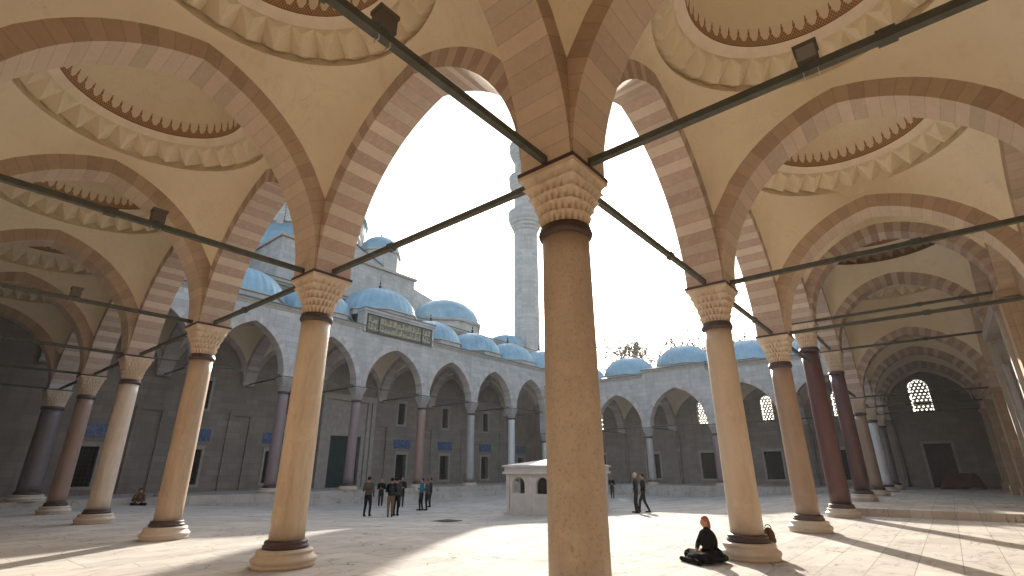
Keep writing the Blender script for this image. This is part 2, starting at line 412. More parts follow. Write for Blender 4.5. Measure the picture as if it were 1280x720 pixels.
# ------------------------------------------------------------------ vault of one bay: pendentives, folded triangles, moulding, painted frieze, dome
def vault(parent,x0,x1,y0,y1,arches,zr,plast='plaster',rr=2.52,fold='plaster',painted=True):
    """arches: dict side -> (Arch, reversed?) for W,E (x const) and S,N (y const); inner square already inset"""
    cx,cy_=(x0+x1)/2,(y0+y1)/2;N=96
    def low(ang):
        c,s_=math.cos(ang),math.sin(ang)
        hx,hy=(x1-x0)/2,(y1-y0)/2
        t=min(hx/abs(c) if abs(c)>1e-9 else 1e9,hy/abs(s_) if abs(s_)>1e-9 else 1e9)
        px,py=cx+c*t,cy_+s_*t
        if abs(abs(px-cx)-hx)<1e-6 and abs(abs(py-cy_)-hy)>1e-6 or abs(abs(px-cx)-hx)<1e-6:
            A=arches['E' if px>cx else 'W'];q=A.w(0,0,0);s1=(py-A.P[1])*A.d[1]
        else:
            A=arches['N' if py>cy_ else 'S'];s1=(px-A.P[0])*A.d[0]
        return px,py,A.ext(s1)
    rmax=(2*((x1-x0)/2)**2)**.5
    zsp=min(a.z0 for a in arches.values())
    # sphere through ring and corner
    rc=math.hypot((x1-x0)/2,(y1-y0)/2);K=((rc*rc-rr*rr)/(zr-zsp)+ (zr+zsp))/2
    # r^2+(z-z0)^2: z0 = ...
    z0=(rr*rr-rc*rc+zr*zr-zsp*zsp)/(2*(zr-zsp));RR=rr*rr+(zr-z0)**2
    sph=lambda q:z0+math.sqrt(max(.01,RR-q*q))
    rows=[];T=10
    angs=[]
    corners=[math.atan2(sy*(y1-y0),sx*(x1-x0))%(2*PI) for sx in(-1,1) for sy in(-1,1)]
    base=[2*PI*j/N for j in range(N)]
    for c in corners:
        i=min(range(N),key=lambda j:abs(base[j]-c));base[i]=c
    lows=[low(a) for a in base]
    for t in range(T+1):
        tt=t/T;row=[]
        for a,(px,py,pz) in zip(base,lows):
            qx,qy=cx+rr*math.cos(a),cy_+rr*math.sin(a)
            rb=math.hypot(px-cx,py-cy_)
            x=px*(1-tt)+qx*tt;y=py*(1-tt)+qy*tt;q=math.hypot(x-cx,y-cy_)
            e=pz-sph(rb)
            row.append((x,y,sph(q)+e*(1-tt)**1.6))
        rows.append(row)
    b=MB();b.grid(rows,True,sm=True)
    b.build('pendentive',M[plast],parent)
    # folded triangle band
    b=MB();n=30
    def P(rad,z,k): a=2*PI*k/n; return (cx+rad*math.cos(a),cy_+rad*math.sin(a),z)
    for k in range(n):
        A=P(rr,zr-.01,k);A2=P(rr,zr-.01,k+1)
        T=P(rr-.44,zr+.50,k);T2=P(rr-.44,zr+.50,k+1)
        O=P(rr+.12,zr+.30,k);O2=P(rr+.12,zr+.30,k+1)
        B=P(rr-.20,zr+.0,k+.5);m1=P(rr-.43,zr+.33,k+.5);C_=P(rr+.12,zr+.22,k+.5)
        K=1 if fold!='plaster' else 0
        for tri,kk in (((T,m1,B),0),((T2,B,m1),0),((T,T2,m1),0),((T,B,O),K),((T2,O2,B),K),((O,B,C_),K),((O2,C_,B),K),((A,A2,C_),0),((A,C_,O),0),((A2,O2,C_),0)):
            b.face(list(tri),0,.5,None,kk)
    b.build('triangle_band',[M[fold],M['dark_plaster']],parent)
    b=MB();prof=[(rr-.44,.50),(rr-.47,.49),(rr-.49,.53),(rr-.53,.52),(rr-.56,.56),(rr-.60,.56),(rr-.63,.60),(rr-.66,.60)]
    rows=[[(cx+p*math.cos(2*PI*j/64),cy_+p*math.sin(2*PI*j/64),zr+z) for j in range(64)] for p,z in prof]
    b.grid(rows,True,sm=True);b.build('moulding_ring',M['moulding'],parent)
    b=MB();rd=rr-.66;zz=zr+.60;n=72;hf=.46
    rows=[];K=10
    def dome(q): # q angle 0..90
        return rd*math.cos(q),zz+rd*.98*math.sin(q)
    qf=hf/rd
    rows=[[(cx+dome(qf*i/3)[0]*math.cos(2*PI*j/n),cy_+dome(qf*i/3)[0]*math.sin(2*PI*j/n),dome(qf*i/3)[1]) for j in range(n)] for i in range(4)]
    NC=52
    b.grid(rows,True,sm=True,uv=lambda j,i:(j*NC/n,i/3.))
    b.build('painted_frieze',M['painted_frieze' if painted else 'dark_plaster'],parent)
    b=MB()
    rows=[[(cx+dome(q)[0]*math.cos(2*PI*j/n),cy_+dome(q)[0]*math.sin(2*PI*j/n),dome(q)[1]) for j in range(n)] for q in [qf+(PI/2-.001-qf)*i/K for i in range(K+1)]]
    b.grid(rows,True,sm=True);b.build('inner_dome',M[plast],parent)

def outer_dome(parent,cx,cy_,r,zroof,zb,hgt,hx,hy,fin=1.1):
    # roof sheet round the dome + drum
    b=MB();N=48
    ring=[(cx+r*1.04*math.cos(2*PI*j/N),cy_+r*1.04*math.sin(2*PI*j/N),zroof+.05) for j in range(N)]
    sq=[]
    for j in range(N):
        c,s_=math.cos(2*PI*j/N),math.sin(2*PI*j/N);t=min(hx/max(1e-9,abs(c)),hy/max(1e-9,abs(s_)))
        sq.append((cx+c*t,cy_+s_*t,zroof))
    b.grid([sq,ring],True);b.build('roof',M['lead_sheet'],parent)
    d=MB();N=8
    rows=[[(cx+q*math.cos(2*PI*(j+.5)/N),cy_+q*math.sin(2*PI*(j+.5)/N),z) for j in range(N)] for q,z in ((r*1.12,zroof),(r*1.12,zb-.12),(r*1.17,zb-.1),(r*1.17,zb),(r*1.0,zb+.03))]
    d.grid(rows,True);d.build('drum',M['ashlar_grey'],parent)
    b=MB();N=96;rows=[]
    for i in range(17):
        q=PI/2*i/16*.995;row=[]
        for j in range(N):
            k=1.+(.03 if j%3==0 else 0)
            row.append((cx+r*k*math.cos(q)*math.cos(2*PI*j/N),cy_+r*k*math.cos(q)*math.sin(2*PI*j/N),zb+hgt*k*math.sin(q)))
        rows.append(row)
    b.lathe([(r*1.03,zb-.02),(r*1.03,zb+.1),(r*.99,zb+.14)],48,(cx,cy_,0),False,cap=False)
    b.grid(rows,True,sm=True);o=b.build('dome',M['lead_sheet'],parent)
    if fin:
        m=MB();z=zb+hgt-.05
        m.lathe([(.16,0),(.1,.15),(.05,.22),(.045,.35),(.11,.42),(.13,.5),(.09,.58),(.03,.64),(.03,.72),(.07,.77),(.08,.83),(.05,.89),(.018,.93),(.018,fin),(.001,fin+.06)],12,(cx,cy_,z))
        m.build('finial',M['iron_black'],o)

# ------------------------------------------------------------------ walls with openings
def wall_grid(b,P,d,L,z0,z1,th,ops,k=0):
    """slab from P along d, outward side is +normal*th; ops=[(s0,s1,za,zb)]"""
    ss=sorted(set([0,L]+[q for o in ops for q in o[:2]]));zs=sorted(set([z0,z1]+[q for o in ops for q in o[2:4]]))
    n=(-d[1],d[0])
    def w(s,z,t): return (P[0]+d[0]*s+n[0]*t,P[1]+d[1]*s+n[1]*t,z)
    def solid(i,j):
        if i<0 or j<0 or i>=len(ss)-1 or j>=len(zs)-1: return False
        sc=(ss[i]+ss[i+1])/2;zc=(zs[j]+zs[j+1])/2
        return not any(o[0]<sc<o[1] and o[2]<zc<o[3] for o in ops)
    for i in range(len(ss)-1):
        for j in range(len(zs)-1):
            if not solid(i,j): continue
            a,c,e,g=ss[i],ss[i+1],zs[j],zs[j+1]
            b.face([w(a,e,0),w(c,e,0),w(c,g,0),w(a,g,0)][::-1]);b.face([w(a,e,th),w(c,e,th),w(c,g,th),w(a,g,th)])
            if not solid(i-1,j): b.face([w(a,e,0),w(a,g,0),w(a,g,th),w(a,e,th)])
            if not solid(i+1,j): b.face([w(c,e,0),w(c,e,th),w(c,g,th),w(c,g,0)])
            if not solid(i,j-1): b.face([w(a,e,0),w(a,e,th),w(c,e,th),w(c,e,0)])
            if not solid(i,j+1): b.face([w(a,g,0),w(c,g,0),w(c,g,th),w(a,g,th)])
def lattice(b,P,d,s0,s1,za,zb,t0,th=.06,pitch=.29):
    """hexagonal honeycomb of round-ish holes clipped to a round-headed opening"""
    n=(-d[1],d[0]);w=lambda s,z,t:(P[0]+d[0]*s+n[0]*t,P[1]+d[1]*s+n[1]*t,z)
    cx=(s0+s1)/2;rad=(s1-s0)/2;zc=zb-rad
    rowh=pitch*.866;j=0;z=za+rowh*.5
    def inside(s,z): return s0+.01<s<s1-.01 and z>za and (z<zc or math.hypot(s-cx,z-zc)<rad-.005)
    while z<zb:
        s=s0+(pitch/2 if j%2 else 0)
        while s<s1+pitch:
            if inside(s,z):
                ro,ri=pitch/1.732,pitch*.27
                O=[(s+ro*math.cos(PI/6+PI/3*k),z+ro*math.sin(PI/6+PI/3*k)) for k in range(6)]
                I=[(s+ri*math.cos(PI/6+PI/3*k),z+ri*math.sin(PI/6+PI/3*k)) for k in range(6)]
                for k in range(6):
                    q=(k+1)%6
                    b.face([w(*O[k],t0),w(*O[q],t0),w(*I[q],t0),w(*I[k],t0)])
                    b.face([w(*O[k],t0+th),w(*O[q],t0+th),w(*I[q],t0+th),w(*I[k],t0+th)][::-1])
                    b.face([w(*I[k],t0),w(*I[q],t0),w(*I[q],t0+th),w(*I[k],t0+th)])
            s+=pitch
        z+=rowh;j+=1
def round_head(b,P,d,s0,s1,za,zb,t0,th,fw=.0):
    """fills the corners of a rectangular opening into a round head"""
    n=(-d[1],d[0]);w=lambda s,z,t:(P[0]+d[0]*s+n[0]*t,P[1]+d[1]*s+n[1]*t,z)
    cx=(s0+s1)/2;rad=(s1-s0)/2;zc=zb-rad
    for i in range(16):
        a0,a1=PI*i/16,PI*(i+1)/16
        p0=(cx-rad*math.cos(a0),zc+rad*math.sin(a0));p1=(cx-rad*math.cos(a1),zc+rad*math.sin(a1))
        for t in (t0,t0+th): b.face([w(*p0,t),w(*p1,t),w(p1[0],zb,t),w(p0[0],zb,t)])
        b.face([w(*p0,t0),w(*p0,t0+th),w(*p1,t0+th),w(*p1,t0)])
def grille_window(parent,P,d,s0,s1,za,zb,side,th):
    """rectangular window: marble surround, iron bars, dark pane. side=+1: room side faces -normal (t=0)"""
    n=(-d[1],d[0])
    def bx(m,a,c,e,g,t0,t1):
        x0=P[0]+d[0]*a+n[0]*t0;y0=P[1]+d[1]*a+n[1]*t0;x1=P[0]+d[0]*c+n[0]*t1;y1=P[1]+d[1]*c+n[1]*t1
        m.box(min(x0,x1),min(y0,y1),e,max(x0,x1),max(y0,y1),g)
    m=MB();fr=.16;tf0,tf1=(-.05,.10)
    bx(m,s0-fr,s0+.002,za-fr,zb+fr,tf0,tf1);bx(m,s1-.002,s1+fr,za-fr,zb+fr,tf0,tf1)
    bx(m,s0+.002,s1-.002,zb-.002,zb+fr,tf0+.004,tf1);bx(m,s0+.002,s1-.002,za-fr,za+.002,tf0+.004,tf1)
    bx(m,s0-fr-.06,s1+fr+.06,zb+fr,zb+fr+.1,tf0-.05,tf1)
    o=m.build('window',M['marble_trim'],parent)
    m=MB();k=5
    for i in range(1,k): 
        s=s0+(s1-s0)*i/k;bx(m,s-.014,s+.014,za,zb,.06,.088)
    kz=int((zb-za)/.24)
    for i in range(1,kz):
        z=za+(zb-za)*i/kz;bx(m,s0,s1,z-.014,z+.014,.062,.09)
        for q in range(1,k): 
            s=s0+(s1-s0)*q/k;bx(m,s-.03,s+.03,z-.03,z+.03,.055,.096)
    m.build('grille',M['iron_black'],o)
    m=MB();bx(m,s0,s1,za,zb,th*.6,th*.6+.03);m.build('pane',M['dark_opening'],o)  # near-black sheet painted as the shade of the closed interior
    return o
def pierced_window(parent,P,d,s0,s1,za,zb,t0,th,wth):
    m=MB();round_head(m,P,d,s0,s1,za,zb,0.002,wth-.004);o=m.build('window',M['ashlar'],parent,merge=False)
    m=MB();lattice(m,P,d,s0,s1,za,zb,t0,th);m.build('lattice',M['grille_plaster'],o,merge=False)
    return o

# ------------------------------------------------------------------ columns
def capital_mb(zb,zt,r0,a,seed=0):
    b=MB();NT_=5;per=5;N=96
    rows=[];H=zt-zb
    rows.append([(r0*math.cos(2*PI*j/N),r0*math.sin(2*PI*j/N),zb) for j in range(N)])
    for tier in range(NT_):
        for i in range(per+1):
            fr=i/per;t=(tier+fr)/NT_;tb=(tier+ (fr**2.2))/NT_
            row=[]
            for j in range(N):
                th=2*PI*j/N;c,s_=math.cos(th),math.sin(th)
                mix=min(1,max(0,(tb-.12)/.8));mix=mix*mix*(3-2*mix)
                rc=r0+(a*1.02-r0)*tb;rs=(r0+(a-r0)*tb)/max(abs(c),abs(s_))
                rad=rc*(1-mix)+rs*mix
                nf=(24,24,24,24,20)[tier];ph=(0,PI,0,PI,0)[tier]
                fl=abs(math.cos((nf*th+ph)/2))**.6
                depth=.055*(1-fr**3)*(1 if tier<3 else .8)
                rad-=depth*(1-fl)+.012*(1-fr)
                row.append((rad*c,rad*s_,zb+H*t*.93))
            rows.append(row)
    b.grid(rows,True)
    z=zb+H*.93
    b.face(rows[-1])
    b.box(-a-.012,-a-.012,z,a+.012,a+.012,zt)
    return b
def make_column(name,label,loc,shaft,z0,zn,zt,r=.295,group=None,ring=True,cap='capital_stone',capw=.43,br=.53):
    """zn = height of the ring under the capital, zt = top of the capital"""
    t=thing(name,label,'column',(loc[0],loc[1],z0),0,group)
    z=lambda q:q-z0
    m=MB();m.lathe([(br,0),(br,.05),(br*.985,.06),(br*1.03,.09),(br*1.04,.12),(br*1.02,.15),(br*.95,.165),(br*.93,.19),(br*.9,.20),(br*.88,.22),(br*.91,.24),(br*.88,.275),(br*.8,.29)],48)
    m.build('base',M['base_stone'],t)
    m=MB();rb=r*1.03;m.lathe([(rb+.04,.285),(rb+.085,.30),(rb+.08,.345),(rb+.055,.36),(rb+.065,.385),(rb+.05,.42),(rb+.005,.43)],40)
    m.build('base_ring',M['bronze_ring'],t)
    m=MB();prof=[]
    for i in range(13):
        q=i/12;prof.append((rb-(rb-r*.955)*(q**1.25),.42+(z(zn)-.08-.42)*q))
    prof[0]=(rb+.0,.42)
    m.lathe(prof,48);m.build('shaft',M[shaft],t)
    m=MB();q=z(zn);m.lathe([(r*.96,q-.10),(r*1.04,q-.085),(r*1.1,q-.05),(r*1.11,q-.02),(r*1.07,q+.015),(r*1.03,q+.03),(r*1.05,q+.05),(r*.98,q+.07)],40)
    m.build('neck_ring',M['bronze_ring'],t)
    m=capital_mb(q+.06,z(zt)-.055,r*1.02,capw);m.build('capital',M[cap],t)
    m=MB();a=capw+.02;m.box(-a,-a,z(zt)-.055,a,a,z(zt));m.build('iron_plate',M['bronze_ring'],t)
    return t
NL,TL=4.55,5.43           # low galleries: neck ring, top of capital
ZSP=5.43                  # springing of the low arches
ZC=8.81
ZCR=8.68                  # the right gallery's cross arches are a little flatter
# corner column in the foreground
make_column('granite_column','thick tan granite corner column in the centre foreground',(0,0),'tan_granite',0,NL,TL,.325,capw=.435,br=.6)
Ls=['honey_marble','ochre_marble','cream_marble','pink_granite']
Ll=['honey marble column with a brown stain, nearest of the left row','ochre column behind the nearest left one, casting a long shadow','pale cream marble column, third of the left row from the front','dull pink granite column beside the dark corner column at left']
for i in range(4): make_column('marble_column' if i<3 else 'granite_column',Ll[i],(0,YS[i+1]),Ls[i],0,NL,TL,.295,group='columns of the left arcade')
make_column('granite_column','thick dark grey granite column ending the left row at the mosque side',(0,YS[5]),'dark_granite',PL,NL,TL,.43,group='columns of the left arcade',capw=.5,br=.74)
Rs=['buff_marble','brown_granite','porphyry','porphyry_dark','brown_granite','white_marble','dark_granite']
Rl=['smooth buff marble column beside the seated woman','brown granite column between the buff one and the dark red one','dark red porphyry column standing on the low paving by the step','dark purple porphyry column just behind the red one, on the step','brown column of the right row between the purple and the white one','slim white marble column deep in the right gallery','dark granite column at the far end of the right gallery']
RN=[NL,NL,6.04,6.04,NL,NL,NL]
for i in range(7):
    x=XS[i+1];n=RN[i];make_column('porphyry_column' if i in(2,3) else 'marble_column' if i in (0,5) else 'granite_column',Rl[i],(x,0),Rs[i],0 if i<3 else PL,n,n+(.88 if n<5 else 1.05),.295 if n<5 else .325,group='columns of the right arcade')
NM,TM=6.6,7.65
Ms=['mauve_granite','mauve_granite','mauve_granite','pink_granite','grey_marble','white_marble']
Ml=['far mauve column of the mosque front hidden beside the ochre column','mauve granite column of the mosque front left of the honey column','mauve granite column left of the mosque doorway arch','dark pinkish granite column just right of the group of visitors','grey marble column standing between two window panels of the mosque front','bluish white marble column above the fountain roof']
for i in range(6): make_column('granite_column' if i<4 else 'marble_column',Ml[i],(XS[i+1],YS[5]),Ms[i],PL,NM,TM,.35,group='tall columns of the mosque front',capw=.5,cap='grey_marble',br=.7)
make_column('marble_column','white corner column at the far right end of the mosque front',(XS[7],YS[5]),'white_marble',PL,NL,TL,.42,group='columns of the far arcade',cap='grey_marble',br=.7)
Fl=['far arcade column hidden behind the purple columns','far arcade column partly behind the brown column','far arcade column directly behind the buff column','slim mauve column of the far arcade right of the two standing men']
for i in range(1,5): make_column('granite_column',Fl[i-1],(XS[7],YS[i]),['grey_marble','mauve_granite','grey_marble','mauve_granite'][i-1],PL,NL,TL,.33,group='columns of the far arcade',cap='grey_marble')

# ------------------------------------------------------------------ the four galleries
def cornice(parent,P,d,L,z,side,mat='marble_trim'):
    """lead-topped cornice along the court face; side=+1 towards the normal"""
    n=(-d[1],d[0]);m=MB()
    prof=[(H2-.03,-.32),(H2+.03,-.30),(H2+.05,-.2),(H2+.14,-.12),(H2+.16,0),(H2+.2,.0),(H2+.2,.05),(-H2,.12)]
    rows=[[(P[0]+d[0]*s+n[0]*side*o,P[1]+d[1]*s+n[1]*side*o,z+h) for o,h in prof] for s in (0,L)]
    m.grid(rows);q=m.build('cornice',M[mat],parent)
    m=MB();prof=[(H2+.215,-.02),(H2+.22,.07),(H2-.2,.22),(-H2,.24)]
    rows=[[(P[0]+d[0]*s+n[0]*side*o,P[1]+d[1]*s+n[1]*side*o,z+h) for o,h in prof] for s in (0,L)]
    m.grid(rows);m.build('lead_capping',M['lead_dark'],q)

# --- left gallery
LG=thing('left_gallery'.replace('left_',''),'domed gallery on the left with striped arches and tie rods','gallery',(-3,15,0))
def child_of(t):   # parts are modelled in world coordinates: an un-moved empty keeps them in place
    t.location=(0,0,0)
child_of(LG)
RG=thing('gallery','domed gallery on the right with a dark far end and pierced window','gallery')
FG=thing('gallery','far arcade with five pointed arches under blue lead domes','gallery')
MG=thing('gallery','tall arcade before the mosque with a gilded inscription over its middle arch','gallery')

zt_low=10.35
arcL=[Arch((0,YS[i]),(0,1),YS[i+1]-YS[i],ZSP,ZSP,ZC,zt_low) for i in range(5)]
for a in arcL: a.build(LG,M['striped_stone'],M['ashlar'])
# transverse arches of the left gallery run from the wall to the column
trL=[Arch((XW,y),(1,0),W,ZSP,ZSP,ZC,zt_low) for y in YS]
for i,a in enumerate(trL):
    a.build(LG,M['plain_stone'],M['plaster' if i<5 else 'ashlar'])
waL=[Arch((XW,YS[i]),(0,1),YS[i+1]-YS[i],ZSP,ZSP,ZC,zt_low) for i in range(5)]
for a in waL: a.build(LG,M['plain_stone'],M['ashlar_warm'])
for i in range(5):
    vault(LG,XW+H2,-H2,YS[i]+H2,YS[i+1]-H2,{'W':waL[i],'E':arcL[i],'S':trL[i],'N':trL[i+1]},9.43)
    outer_dome(LG,-W/2,(YS[i]+YS[i+1])/2,2.5,10.5,11.1,2.0,W/2,(YS[i+1]-YS[i])/2)
# --- right gallery (portal bay i=3 is taller)
ZH=7.09;ZHC=10.05
def rs(i): return ZH if i in (3,4) else ZSP
arcR=[]
for i in range(7):
    z0,z1=rs(i),rs(i+1);zc=ZC
    if i==3: zc=ZHC
    elif i in (2,4): zc=9.2; z0=min(z0,6.2) if i==4 else z0; z1=min(z1,6.2) if i==2 else z1
    if i==2: z1=ZSP
    if i==4: z0=ZSP
    if i in (2,4): zc=9.35
    if i==2: z1=ZH
    if i==4: z0=ZH
    arcR.append(Arch((XS[i],0),(1,0),XS[i+1]-XS[i],z0,z1,zc,zt_low if i not in (2,3,4) else (12. if i==3 else 10.9)))
for a in arcR: a.build(RG,M['striped_stone'],M['ashlar'])
trR=[];trRh={}
for i,x in enumerate(XS):
    hi=i in(3,4)
    a=Arch((x,YW),(0,1),W,ZH if hi else ZSP,ZH if hi else ZSP,ZHC if hi else ZCR,12. if hi else zt_low)
    trR.append(a);a.build(RG,M['striped_stone' if i>2 else 'plain_stone'],M['plaster'])
waR=[Arch((XS[i],YW),(1,0),XS[i+1]-XS[i],arcR[i].z0,arcR[i].z1,arcR[i].zc,arcR[i].ztop) for i in range(7)]
for a in waR: a.build(RG,M['plain_stone'],M['ashlar_warm'])
low_tr=lambda x:Arch((x,YW),(0,1),W,ZSP,ZSP,ZC,zt_low)
for i in range(7):
    W_,E_=trR[i],trR[i+1]
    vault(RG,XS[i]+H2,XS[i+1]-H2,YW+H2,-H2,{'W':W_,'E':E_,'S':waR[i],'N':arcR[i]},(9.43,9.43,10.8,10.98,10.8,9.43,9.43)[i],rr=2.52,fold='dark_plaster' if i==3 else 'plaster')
    outer_dome(RG,(XS[i]+XS[i+1])/2,-W/2,2.5,(10.5,10.5,11.9,12.2,11.9,10.5,10.5)[i],(11.1,11.1,12.4,12.8,12.4,11.1,11.1)[i],2.0 if i!=3 else 2.3,(XS[i+1]-XS[i])/2,W/2)
# tall piers over the porphyry capitals' neighbours close the step between low and high bays
# corner bay overhead
vault(LG,XW+H2,-H2,YW+H2,-H2,{'W':Arch((XW,YW),(0,1),W,ZSP,ZSP,ZC,zt_low),'E':trR[0],'S':Arch((XW,YW),(1,0),W,ZSP,ZSP,ZC,zt_low),'N':trL[0]},9.43)
outer_dome(LG,-W/2,-W/2,2.5,10.5,11.1,2.0,W/2,W/2)
# --- far gallery
arcF=[Arch((XS[7],YS[i]),(0,1),YS[i+1]-YS[i],ZSP,ZSP,ZC+(.15 if i==2 else 0),zt_low if i!=2 else 10.75) for i in range(5)]
for a in arcF: a.build(FG,M['far_arch_stone'],M['ashlar_grey'])
trF=[Arch((XS[7],y),(1,0),W,ZSP,ZSP,ZC,zt_low) for y in YS]
for a in trF: a.build(FG,M['far_arch_stone'],M['ashlar_grey'])
waF=[Arch((XF,YS[i]),(0,1),YS[i+1]-YS[i],ZSP,ZSP,ZC,zt_low) for i in range(5)]
for i in range(5):
    vault(FG,XS[7]+H2,XF-H2+.4,YS[i]+H2,YS[i+1]-H2,{'W':arcF[i],'E':waF[i],'S':trF[i],'N':trF[i+1]},9.43,plast='plaster')
    up=.4 if i==2 else 0
    outer_dome(FG,XS[7]+W/2,(YS[i]+YS[i+1])/2,2.75,10.5+up,11.0+up,2.15,W/2,(YS[i+1]-YS[i])/2,1.3)
    cornice(FG,(XS[7],YS[i]-(.6 if i==0 else 0)),(0,1),YS[i+1]-YS[i]+(.6 if i==0 else 0),10.5+up,1)
# corner bay right/far
vault(FG,XS[7]+H2,XF-H2+.4,YW+H2,-H2,{'W':trR[7],'E':Arch((XF,YW),(0,1),W,ZSP,ZSP,ZC,zt_low),'S':Arch((XS[7],YW),(1,0),W,ZSP,ZSP,ZC,zt_low),'N':trF[0]},9.43,plast='plaster')
outer_dome(FG,XS[7]+W/2,-W/2,2.6,10.5,11.0,2.1,W/2,W/2)
# --- mosque gallery
ZMS,ZMC,ZMT=TM,11.05,12.2
ym=YS[5]
arcM=[Arch((XS[i],ym),(1,0),XS[i+1]-XS[i],ZMS,ZMS,ZMC,ZMT) for i in range(7)]
for a in arcM: a.build(MG,M['far_arch_stone'],M['ashlar_grey'])
DM=YM-ym
trM=[Arch((x,ym),(0,1),DM,ZMS,ZMS,ZMC,ZMT) for x in XS]
for a in trM: a.build(MG,M['far_arch_stone'],M['ashlar'])
waM=[Arch((XS[i],YM),(1,0),XS[i+1]-XS[i],ZMS,ZMS,ZMC,ZMT) for i in range(7)]
for a in waM: a.build(MG,M['far_arch_stone'],M['ashlar'],hi=-.05)
for i in range(7):
    c=i==3
    vault(MG,XS[i]+H2,XS[i+1]-H2,ym+H2,YM-H2,{'W':trM[i],'E':trM[i+1],'S':arcM[i],'N':waM[i]},11.95,rr=2.4)
    outer_dome(MG,(XS[i]+XS[i+1])/2,ym+DM/2,3.3 if c else 2.95,12.6 if not c else 13.9,13.15 if not c else 14.45,2.35 if not c else 2.7,(XS[i+1]-XS[i])/2,DM/2,1.7 if c else 1.0)
    if not c: cornice(MG,(XS[i]-(.6 if i==0 else 0),ym),(1,0),XS[i+1]-XS[i]+(.6 if i==0 else 0)-(.0),12.45,-1)
for sx,(xa,xb) in enumerate(((XW,-0.0),(XS[7],XF))):
    q=(xa+xb)/2
    A=Arch((xa,ym),(1,0),xb-xa,ZMS,ZMS,ZMC,ZMT);B=Arch((xa,YM),(1,0),xb-xa,ZMS,ZMS,ZMC,ZMT);C_=Arch((xa,ym),(0,1),DM,ZMS,ZMS,ZMC,ZMT);D_=Arch((xb,ym),(0,1),DM,ZMS,ZMS,ZMC,ZMT)
    vault(MG,xa+H2,xb-H2,ym+H2,YM-H2,{'S':A,'N':B,'W':C_,'E':D_},11.95,rr=2.4)
    outer_dome(MG,q,ym+DM/2,2.95,12.6,13.15,2.5,W/2,DM/2,1.)
# upper wall over the low end arches, and the piers that lift the tall arcade off the corner columns
for xa,xb in ((XW,0.0),(XS[7],XF)):
    m=MB();m.box(xa,ym-.4,zt_low+.01,xb,ym+.4,12.2);m.build('upper_wall',M['ashlar_grey'],MG)
for xx in (0,XS[7]):
    m=MB();m.box(xx-.44,ym-.44,ZSP+.004,xx+.44,ym+.44,ZMS-.002);m.build('pier',M['ashlar_grey'],MG)
# raised inscription block over the middle arch
m=MB();x0,x1=XS[3]-.35,XS[4]+.45
m.box(x0,ym-.52,12.0,x1,ym+.5,13.75);m.box(x0-.08,ym-.62,13.75,x1+.08,ym+.5,13.95)
o=m.build('parapet_block',M['ashlar_grey'],MG)
m=MB();m.box(x0-.1,ym-.66,13.95,x1+.1,ym+.5,14.03);m.build('lead_capping',M['lead_dark'],o)
# inscription panel: frame, three fields, flowing gilt strokes
m=MB();px0,px1,pz0,pz1=x0+.3,x1-.35,12.12,13.45;yy=ym-.52
m.box(px0,yy-.03,pz0,px1,yy+.0,pz1);p=m.build('inscription_panel',M['panel_green'],MG)
m=MB()
for a,c,e,g in ((px0-.08,px1+.08,pz1,pz1+.09),(px0-.08,px1+.08,pz0-.09,pz0),(px0-.08,px0,pz0,pz1),(px1,px1+.08,pz0,pz1),(px0+1.05,px0+1.13,pz0,pz1),(px1-1.13,px1-1.05,pz0,pz1)):
    m.box(a,yy-.06,e,c,yy-.002,g)
m.build('frame',M['iron_black'],p)
m=MB();rg=random.Random(3)
def stroke(m,pts,w0,y):
    for i in range(len(pts)-1):
        (a,b_),(c,d_)=pts[i],pts[i+1];L=math.hypot(c-a,d_-b_) or 1e-6;ww=w0*(.55+.45*math.sin(PI*(i+.5)/(len(pts)-1)))
        nx,nz=-(d_-b_)/L*ww,(c-a)/L*ww
        m.face([(a+nx,y,b_+nz),(c+nx,y,d_+nz),(c-nx,y,d_-nz),(a-nx,y,b_-nz)][::-1])
for (a,c) in ((px0+.08,px0+1.0),(px0+1.2,px1-1.2),(px1-1.0,px1-.08)):
    # two stacked lines of cursive script: tall uprights, bowls, loops and dots
    for row in (0,1):
        zb=pz0+.14+row*.60;s=a+.04
        while s<c-.12:
            t=rg.random()
            if t<.42: stroke(m,[(s,zb+.5),(s+.012,zb+.25),(s-.008,zb+.02)],.024,yy-.045);s+=rg.uniform(.07,.12)
            elif t<.75:
                wv=rg.uniform(.16,.28);stroke(m,[(s+wv*q/6,zb+.12-.13*math.sin(PI*q/6)+.05*q/6) for q in range(7)],.028,yy-.045);s+=wv*.55
            else:
                rr_=rg.uniform(.06,.09);stroke(m,[(s+rr_+rr_*math.cos(q*PI/4),zb+.2+rr_*math.sin(q*PI/4)) for q in range(8)],.02,yy-.045)
                stroke(m,[(s+2*rr_,zb+.2),(s+2*rr_+.04,zb+.02),(s+.02,zb-.04)],.02,yy-.045);s+=.2
            if rg.random()<.5: stroke(m,[(s-.05,zb+.33),(s-.01,zb+.36)],.022,yy-.046)
        stroke(m,[(a+.05+(c-a-.1)*q/8,zb+.06+.05*math.sin(q*1.7)) for q in range(9)],.012,yy-.044)
m.build('gilt_lettering',M['gold_paint'],p,merge=False)

